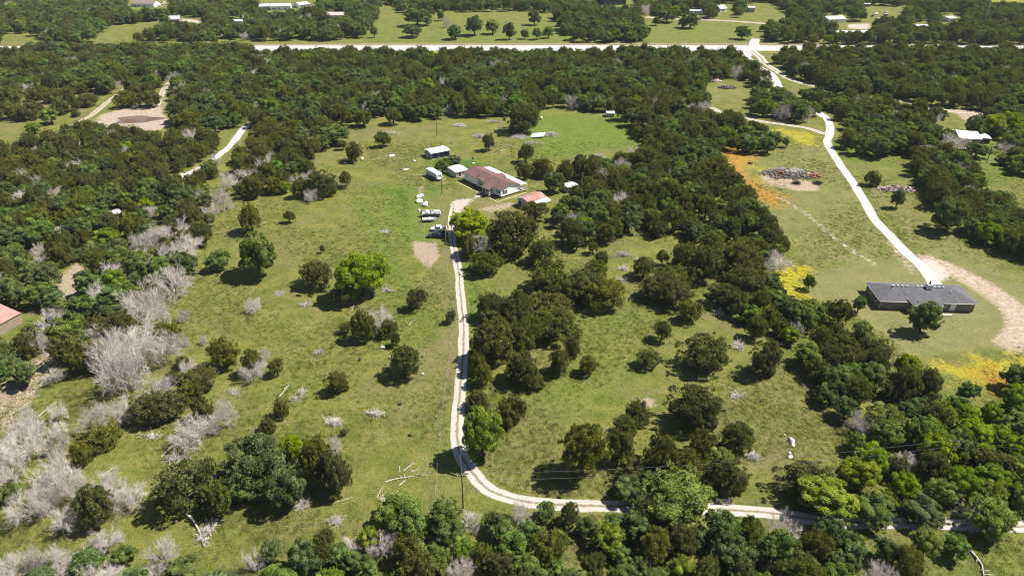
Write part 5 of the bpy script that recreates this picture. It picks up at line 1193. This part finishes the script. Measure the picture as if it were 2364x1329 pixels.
for i, (x, y, a, b, h, n, lab) in enumerate([(1438,590,2.6,1.9,1.2,220,'tallest grey brush heap in the upper east meadow'),(1439,622,2.0,1.5,.6,150,'low grey brush heap below the tallest heap'),(1433,650,2.1,1.5,.7,150,'grey brush heap just above the wide meadow junipers'),
  (1656,724,2.2,1.7,.7,170,'whitish brush heap beside the hedge corner'),(1706,800,2.1,2.3,.8,170,'tangled brush heap with long poles in the east meadow'),(1702,914,1.8,1.5,.3,90,'flat scattered twig patch in the dry meadow'),
  (735,815,1.2,1.0,.6,80,'small twig bundle in the open pasture'),(773,977,1.9,1.8,.9,150,'round bleached twig bush in the lower pasture'),(869,957,2.6,1.4,.7,150,'wide bleached brush lying in the lower pasture'),
  (701,1163,1.7,1.9,.8,150,'bleached twig heap below the leafy clump'),(778,1204,2.3,1.4,.5,110,'flat bleached branch tangle near the bottom wood'),(896,1154,1.8,1.3,.6,110,'grey twig heap touching the roundest bottom oak'),
  (410,1060,2.6,1.2,.5,120,'bleached brush strewn behind the fallen trunk'),(352,1008,2.3,.9,.3,90,'thin strip of dead sticks in the grey grove'),(698,908,1.2,1.2,.8,90,'upright twig clump beside the bent grey trunk'),(678,922,1.1,.9,.5,70,'little twig clump under the bent grey trunk'),
  (645,680,1.9,1.2,.3,70,'faint dry branches below the single oak'),(705,705,2.2,1.6,.4,80,'scattered bleached branches near the round tree'),(894,672,1.4,1.2,.7,90,'grey twig bush beside the round yellow-green tree'),
  (905,309,3.4,1.8,.7,130,'grey branch heap in the field near a lone juniper'),(1062,292,4.0,2.4,1.4,240,'dark grey pile of cut branches near the lone pole'),(1108,318,4.0,2.6,1.6,260,'grey felled treetop beside a small juniper'),
  (1200,318,6.0,3.0,1.3,380,'long grey heap of felled branches by the tilted sheet'),(1272,314,4.6,3.0,1.8,320,'rounded grey branch heap past the tilted metal sheet'),(1228,333,4.4,2.0,1.0,220,'low grey branch heap behind the small juniper'),
  (1140,283,5.0,2.0,1.0,220,'dark branch heap at the edge of the wood'),(890,536,1.6,.8,.3,60,'short strip of dry sticks in the green swale'),(1352,430,3.0,2.0,1.2,180,'grey brush heap behind the square shed'),(1385,363,2.8,1.8,1.6,200,'pale round brush bush at the green field corner'),
  (480,1230,1.6,2.6,1.2,200,'spread of bleached branches at the fallen trunk end'),(2235,1195,3.2,3.6,2.6,260,'tangle of bare brown limbs over the gravel road end'),(2095,1290,2.2,1.6,1.0,140,'grey dead brush at the bottom wood clearing'),(1470,600,0.8,0.6,.3,30,'tiny scrap of sticks near the tallest heap'),
  (540,905,2.0,1.0,.3,70,'dry sticks strewn below the low row of junipers'),(1735,1055,2.0,1.6,1.2,130,'bare grey brush beside the road-bend junipers')]):
    stick_heap('brush_pile', lab, 'brush pile', x, y, a, b, h, n, M_DEAD if i % 3 else M_BLEACH, 900 + i)
def log(label, pts, r0, r1, seed, branches=3, cat='log'):
    r = np.random.default_rng(seed); P = [np.array(G(*q)) for q in pts]; m_ = MB(); b0 = P[0].copy()
    L = [tuple(q - b0 + np.array([0, 0, r0 * .9 + .04])) for q in P]; n = len(L); m_.tube(L, [r0 + (r1 - r0) * i / (n - 1) for i in range(n)], 7)
    for _ in range(branches):
        t_ = r.uniform(.3, 1); q = np.array(L[0]) * (1 - t_) + np.array(L[-1]) * t_; a = r.uniform(0, 6.28); s = r.uniform(.7, 1.8)
        m_.tube([tuple(q), tuple(q + np.array([math.cos(a)*s*.5, math.sin(a)*s*.5, .25])), tuple(q + np.array([math.cos(a+.3)*s, math.sin(a+.3)*s, .15]))], [r1, r1*.7, r1*.25], 5)
    o_ = m_.build('fallen_log', M_DEAD, None, tuple(b0)); tag(o_, label, cat)
LOGS = [('thick pale fallen trunk with splayed limbs under the double juniper', [(432,1188),(448,1204),(462,1230),(470,1258)], .30, .06, 9), ('bent grey trunk leaning in the lower pasture', [(645,916),(655,905),(668,888)], .16, .05, 5),
 ('pair of pale poles fallen beside the grey grove', [(372,1056),(388,1040),(402,1022)], .16, .05, 4), ('long crooked log in the scatter of bleached logs', [(890,1112),(920,1104),(955,1100)], .14, .07, 4),
 ('upper straight log in the scatter of bleached logs', [(932,1087),(945,1076),(957,1070)], .13, .06, 1), ('middle log in the scatter of bleached logs', [(948,1090),(960,1086),(968,1080)], .13, .06, 1), ('short stub log in the scatter of bleached logs', [(922,1121),(930,1114),(937,1108)], .15, .08, 0),
 ('eastern log in the scatter of bleached logs', [(960,1094),(975,1097),(987,1098)], .10, .05, 1), ('thin upright stake of the bleached log scatter', [(923,1090),(923,1083),(922,1076)], .10, .06, 0), ('lowest thin log of the bleached log scatter', [(871,1148),(878,1132),(888,1121)], .08, .04, 1), ('pale branch fallen near the leafy clump', [(764,1164),(790,1155),(815,1147)], .12, .05, 4),
 ('forked bleached branch in the middle pasture', [(812,718),(816,708),(820,700)], .10, .04, 2), ('short bleached stick by the knot of trees', [(944,752),(949,745),(953,740)], .09, .04, 1), ('white trunk piece by the pale dead grove', [(88,962),(105,948),(122,937)], .16, .05, 4),
 ('long pale trunk in the rubbly clearing', [(73,868),(68,848),(64,838)], .20, .10, 1), ('thick pale fallen trunk at the bottom clearing', [(2240,1272),(2255,1290),(2266,1305),(2270,1330)], .22, .12, 3), ('thin pale trunk in the bottom wood', [(1996,1266),(2010,1275),(2022,1288)], .14, .06, 2),
 ('curved pale log in the field behind the house', [(1155,351),(1162,348),(1171,346)], .25, .12, 1), ('flat grey log in the field behind the house', [(1168,337),(1178,338),(1186,341)], .22, .12, 0), ('bleached stick in the upper pasture', [(608,517),(613,514),(617,513)], .12, .06, 0),
 ('pale pole in the grass by the lower row', [(535,912),(550,908),(565,905)], .08, .05, 1), ('straight pale branch near the grey grove', [(236,1098),(250,1088),(266,1078)], .12, .04, 4), ('short pale plank by the white house garden', [(1154,366),(1158,368),(1163,370)], .15, .12, 0), ('pale stick lying below the dark juniper', [(775,857),(782,853),(788,850)], .08, .04, 0)]
for i, (lab, pts, r0, r1, nb_) in enumerate(LOGS): log(lab, pts, r0 * (1 if r0 > .17 else .68), r1 * .75, 60 + i, nb_)

def blob_mesh(seed, rough=.25, sub=2):
    import bmesh
    bm = bmesh.new(); bmesh.ops.create_icosphere(bm, subdivisions=sub, radius=1); r = np.random.default_rng(seed); ph = r.uniform(0, 6, 6); fr = r.uniform(1.2, 3.2, (6, 3))
    for v_ in bm.verts:
        n_ = sum(math.sin(fr[q] @ np.array(v_.co) + ph[q]) for q in range(6)) / 6; v_.co *= 1 + rough * n_ + r.normal(0, rough * .12)
    for v_ in bm.verts: v_.co.z = max(v_.co.z, -.45)
    me = bpy.data.meshes.new('stone'); bm.to_mesh(me); bm.free(); return me
BLOB = [blob_mesh(i, .45) for i in range(6)]
def stone(name, label, cat, px_, py_, a, b, h, mat, i, group=None):
    me = BLOB[i % 6].copy(); o_ = link(name, me, mat); p = G(px_, py_); o_.location = (p.x, p.y, .45 * h); o_.scale = (a, b, h); o_.rotation_euler = (0, 0, i * 1.3); tag(o_, label, cat, group)
STN = [('biggest pale boulder of the stone row in the east meadow',1827,1019,.62,.9,.5),('pale stone touching the biggest boulder',1830,1029,.4,.35,.3),('middle stone of the meadow stone row',1823,1046,.3,.4,.25),('flat pale stone ending the meadow stone row',1824,1055,.55,.4,.3),('little stone above the meadow stone row',1811,1004,.3,.2,.2),
 ('white rock under the knot of pasture trees',884,803,.6,.5,.4),('pale rock beside the small shrub in the field',836,367,.9,.7,.5),('white stone by the shrub shadow',796,378,.6,.5,.4),('pale rock heap stone in the pasture field',904,361,1.6,1.0,.6),('white slab in the field west of the tin shed',956,372,1.0,.5,.3),
 ('pale rock in the bare earth by the fence',937,391,1.2,.9,.2),('small pale stone near the driveway fence',976,864,.3,.4,.3),('pale boulder at the western rubble clearing',70,850,.8,.6,.4),('pale stone near the leafy clump edge',493,1103,.7,.5,.3),('white block behind the roundest bottom oak',959,1168,.4,.5,.4),
 ('white object in the field by the sheds',1092,378,.7,.4,.3),('dark water trough in the field by the sheds',1092,366,.9,.5,.4),('dark stump in the wildflower field',1732,378,1.0,.6,.6),('pale rock below the big oak crown',1250,272,1.0,.5,.4),('dark stump with twigs in the lower pasture',947,1005,.4,.35,.35),('dark stump in the mid pasture',924,933,.5,.4,.4),('grey stump by the pasture shadow',831,831,.4,.3,.4),('dark hole-like stump in the dry meadow',1757,926,.4,.3,.25)]
M_STUMP = simple('dark_stump', (.05,.04,.034), .9, .3, 2.)
for i, (lab, x, y, a, b, h) in enumerate(STN): stone('tree_stump' if 'stump' in lab else ('water_trough' if 'trough' in lab else 'boulder'), lab, 'stump' if 'stump' in lab else ('trough' if 'trough' in lab else 'rock'), x, y, a, b, h, M_STUMP if ('stump' in lab or 'trough' in lab) else M_LIME, i)
M_BAG = simple('white_sacking', (.80,.79,.77), .7, .06, 1.5)
for i, (lab, x, y, a, b, h) in enumerate([('white sack heap topmost by the pasture fence',967,456,1.0,1.2,.8),('broad white sack heap beside the pasture fence',968,467,1.2,1.3,.9),('smaller white sack at the heap side',974,453,.6,.8,.7),('white sack heap nearest the pontoon boat',982,475,1.0,1.2,.8),('white tarp bundle by the fence near the boats',968,487,.7,.4,.6),('white sack at the driveway side of the heap',984,471,.7,.6,.8)]): stone('sack_heap', lab, 'sack', x, y, a, b, h, M_BAG, i + 2)
M_BLUE = simple('blue_tarp', (.03,.12,.42), .5, .25, 1.5)
for i, (lab, x, y, a, b, h) in enumerate([('blue tarp heap in the western rubble clearing',103,803,.9,.5,.4),('blue barrel heap under the oaks near the rubble clearing',48,872,.5,.45,.6),('blue tarp in the shaded yard of the western wood',201,634,1.0,.5,.4)]): stone('tarp_heap', lab, 'tarp', x, y, a, b, h, M_BLUE, i)
# tilted metal sheet in the field
p = G(1242, 316); e = MB().slab([(-3.6,-2.2,.35),(2.6,-2.2,.9),(3.6,2.2,1.6),(-2.4,2.2,1.0)], .05).box(-2.6,-2.48,-1.8,-1.68,0,.36).box(2.3,2.42,-1.8,-1.68,0,.8).box(2.6,2.72,1.7,1.82,0,1.42).box(-2.0,-1.88,1.7,1.82,0,.98).build('metal_sheet', M_TIN, None, tuple(p)); tag(e, 'pale tilted sheet-metal shelter among the felled branches', 'shelter')

def chunk_heap(par, name, mat, n, rx, ry, h, smin, smax, seed, cx_=0, cy_=0):
    r = np.random.default_rng(seed); V = []; F = []
    for i in range(n):
        a = r.uniform(0, 6.28); q = r.uniform(0, 1) ** .6; x, y = cx_ + rx*q*math.cos(a), cy_ + ry*q*math.sin(a); z = r.uniform(.1, 1)*h*(1 - q*q)
        B_ = np.array([(i_, j_, k_) for i_ in (-1,1) for j_ in (-1,1) for k_ in (-1,1)], float) * r.uniform(smin, smax, 3) * np.array([1, 1, .5]) + r.normal(0, smin*.2, (8, 3))
        t1, t2 = r.uniform(0, 6.28), r.normal(0, .5); Rz = np.array([[math.cos(t1),-math.sin(t1),0],[math.sin(t1),math.cos(t1),0],[0,0,1]]); Rx = np.array([[1,0,0],[0,math.cos(t2),-math.sin(t2)],[0,math.sin(t2),math.cos(t2)]])
        B_ = B_ @ (Rz @ Rx).T + np.array([x, y, z]); B_[:, 2] = np.maximum(B_[:, 2], .01); o0 = len(V) * 8; V.append(B_)
        F += [[o0+a_ for a_ in f_] for f_ in ([0,1,3,2],[4,6,7,5],[0,4,5,1],[2,3,7,6],[0,2,6,4],[1,5,7,3])]
    return link(name, np_mesh(name, np.concatenate(V), np.array(F)), mat, par)
e = empty('debris_pile', G(1822, 402)); tag(e, 'sprawling heap of rubble, branches and rusty scrap in the wildflower field', 'debris pile')
chunk_heap(e, 'rubble', simple('grey_rubble', (.20,.165,.14), .9, .4, 1.), 420, 12, 5.8, .8, .08, .42, 1)['kind'] = 'stuff'
chunk_heap(e, 'white_blocks', M_LIME, 55, 7, 3.4, .9, .12, .5, 2, 1.5, .8)['kind'] = 'stuff'
chunk_heap(e, 'dark_scrap', simple('dark_scrap', (.095,.075,.062), .8, .4, 1.), 200, 12, 6, .8, .1, .55, 3, 0, -.3)['kind'] = 'stuff'
chunk_heap(e, 'rusty_scrap', M_RUST, 60, 3, 2, .9, .2, .6, 4, 9, -2.5)['kind'] = 'stuff'
chunk_heap(e, 'rusty_drums', M_RUST, 26, 2.2, 1.6, 1.2, .25, .6, 5, -3.6, -.8)['kind'] = 'stuff'
for i, (x, y, a, b, h, lab) in enumerate([(1800,396,4.0,2.2,1.6,'grey brush tangle on the western half of the debris heap'),(1838,398,4.0,2.6,1.8,'grey brush tangle on the middle of the debris heap'),(1838,424,2.4,2.0,.9,'dark brush mound in front of the debris heap'),(1888,424,2.4,2.2,1.0,'dark brush mound at the end of the debris heap')]): stick_heap('brush_pile', lab, 'brush pile', x, y, a, b, h, 260, M_STUMP if i > 1 else M_DEAD, 990 + i)
e = empty('debris_pile', G(2072, 437)); tag(e, 'pinkish grey brush and rock pile beside the eastern hedge', 'debris pile')
chunk_heap(e, 'rubble', simple('pink_rubble', (.36,.27,.26), .9, .35, 1.), 240, 8, 3.6, .8, .15, .5, 6)['kind'] = 'stuff'; chunk_heap(e, 'dark_scrap', MATS['dark_scrap'], 110, 7, 3.2, .9, .2, .5, 7)['kind'] = 'stuff'
e = empty('debris_pile', G(1678, 203)); tag(e, 'dark scrap heap in the sandy glade by the county road', 'debris pile')
chunk_heap(e, 'dark_scrap', MATS['dark_scrap'], 110, 5, 3, 1.0, .3, .7, 8)['kind'] = 'stuff'
e = empty('debris_pile', G(1650, 187)); tag(e, 'pale stone heap in the sandy glade by the county road', 'debris pile')
chunk_heap(e, 'rubble', MATS['pink_rubble'], 120, 3.5, 4, 1.0, .3, .7, 9)['kind'] = 'stuff'

# loose stones over the rubbly western slope and along the bare ground
sp_ = np.array([(-60,1000),(-60,905),(40,870),(85,815),(110,790),(158,775),(150,825),(112,880),(62,955),(40,1005)], float); w_ = wpoly(sp_)
sx_ = NR.uniform(w_[:, 0].min(), w_[:, 0].max(), 1500); sy_ = NR.uniform(w_[:, 1].min(), w_[:, 1].max(), 1500); kk = inside(w_, sx_, sy_); sx_, sy_ = sx_[kk][:300], sy_[kk][:300]; n = len(sx_)
for me_ in BLOB: me_.materials.clear(); me_.materials.append(simple('field_stone', (.40,.35,.30), .9, .25, 1.5))
s_ = NR.uniform(.06, .15, n) + .22 * NR.uniform(0, 1, n) ** 6
ob = scatter('loose_stones', np.stack([sx_, sy_, s_ * .2], 1), NR.uniform(0, 6.28, n), np.stack([s_, s_ * NR.uniform(.6, 1, n), s_ * .6], 1), NR.integers(0, 6, n), BLOB, 'stone_kinds')
tag(ob, 'pale loose stones strewn over the rubbly western slope', 'stones', kind='stuff')
# ------------------------------------------------------------------ air: one closed box of thin pale haze round camera and scene
m, t, o = newmat('thin_haze'); k = NT(t)
pv = k.n('ShaderNodeVolumePrincipled'); pv.inputs['Color'].default_value = (0.80, 0.88, 1.0, 1); pv.inputs['Density'].default_value = 0.000045; pv.inputs['Anisotropy'].default_value = 0.0
k.l(pv.outputs[0], o.inputs['Volume'])
hz = MB().box(-8000, 8000, -700, 12000, -1.0, 112).build('haze', m); tag(hz, 'thin pale haze over the whole landscape', 'haze', kind='stuff')
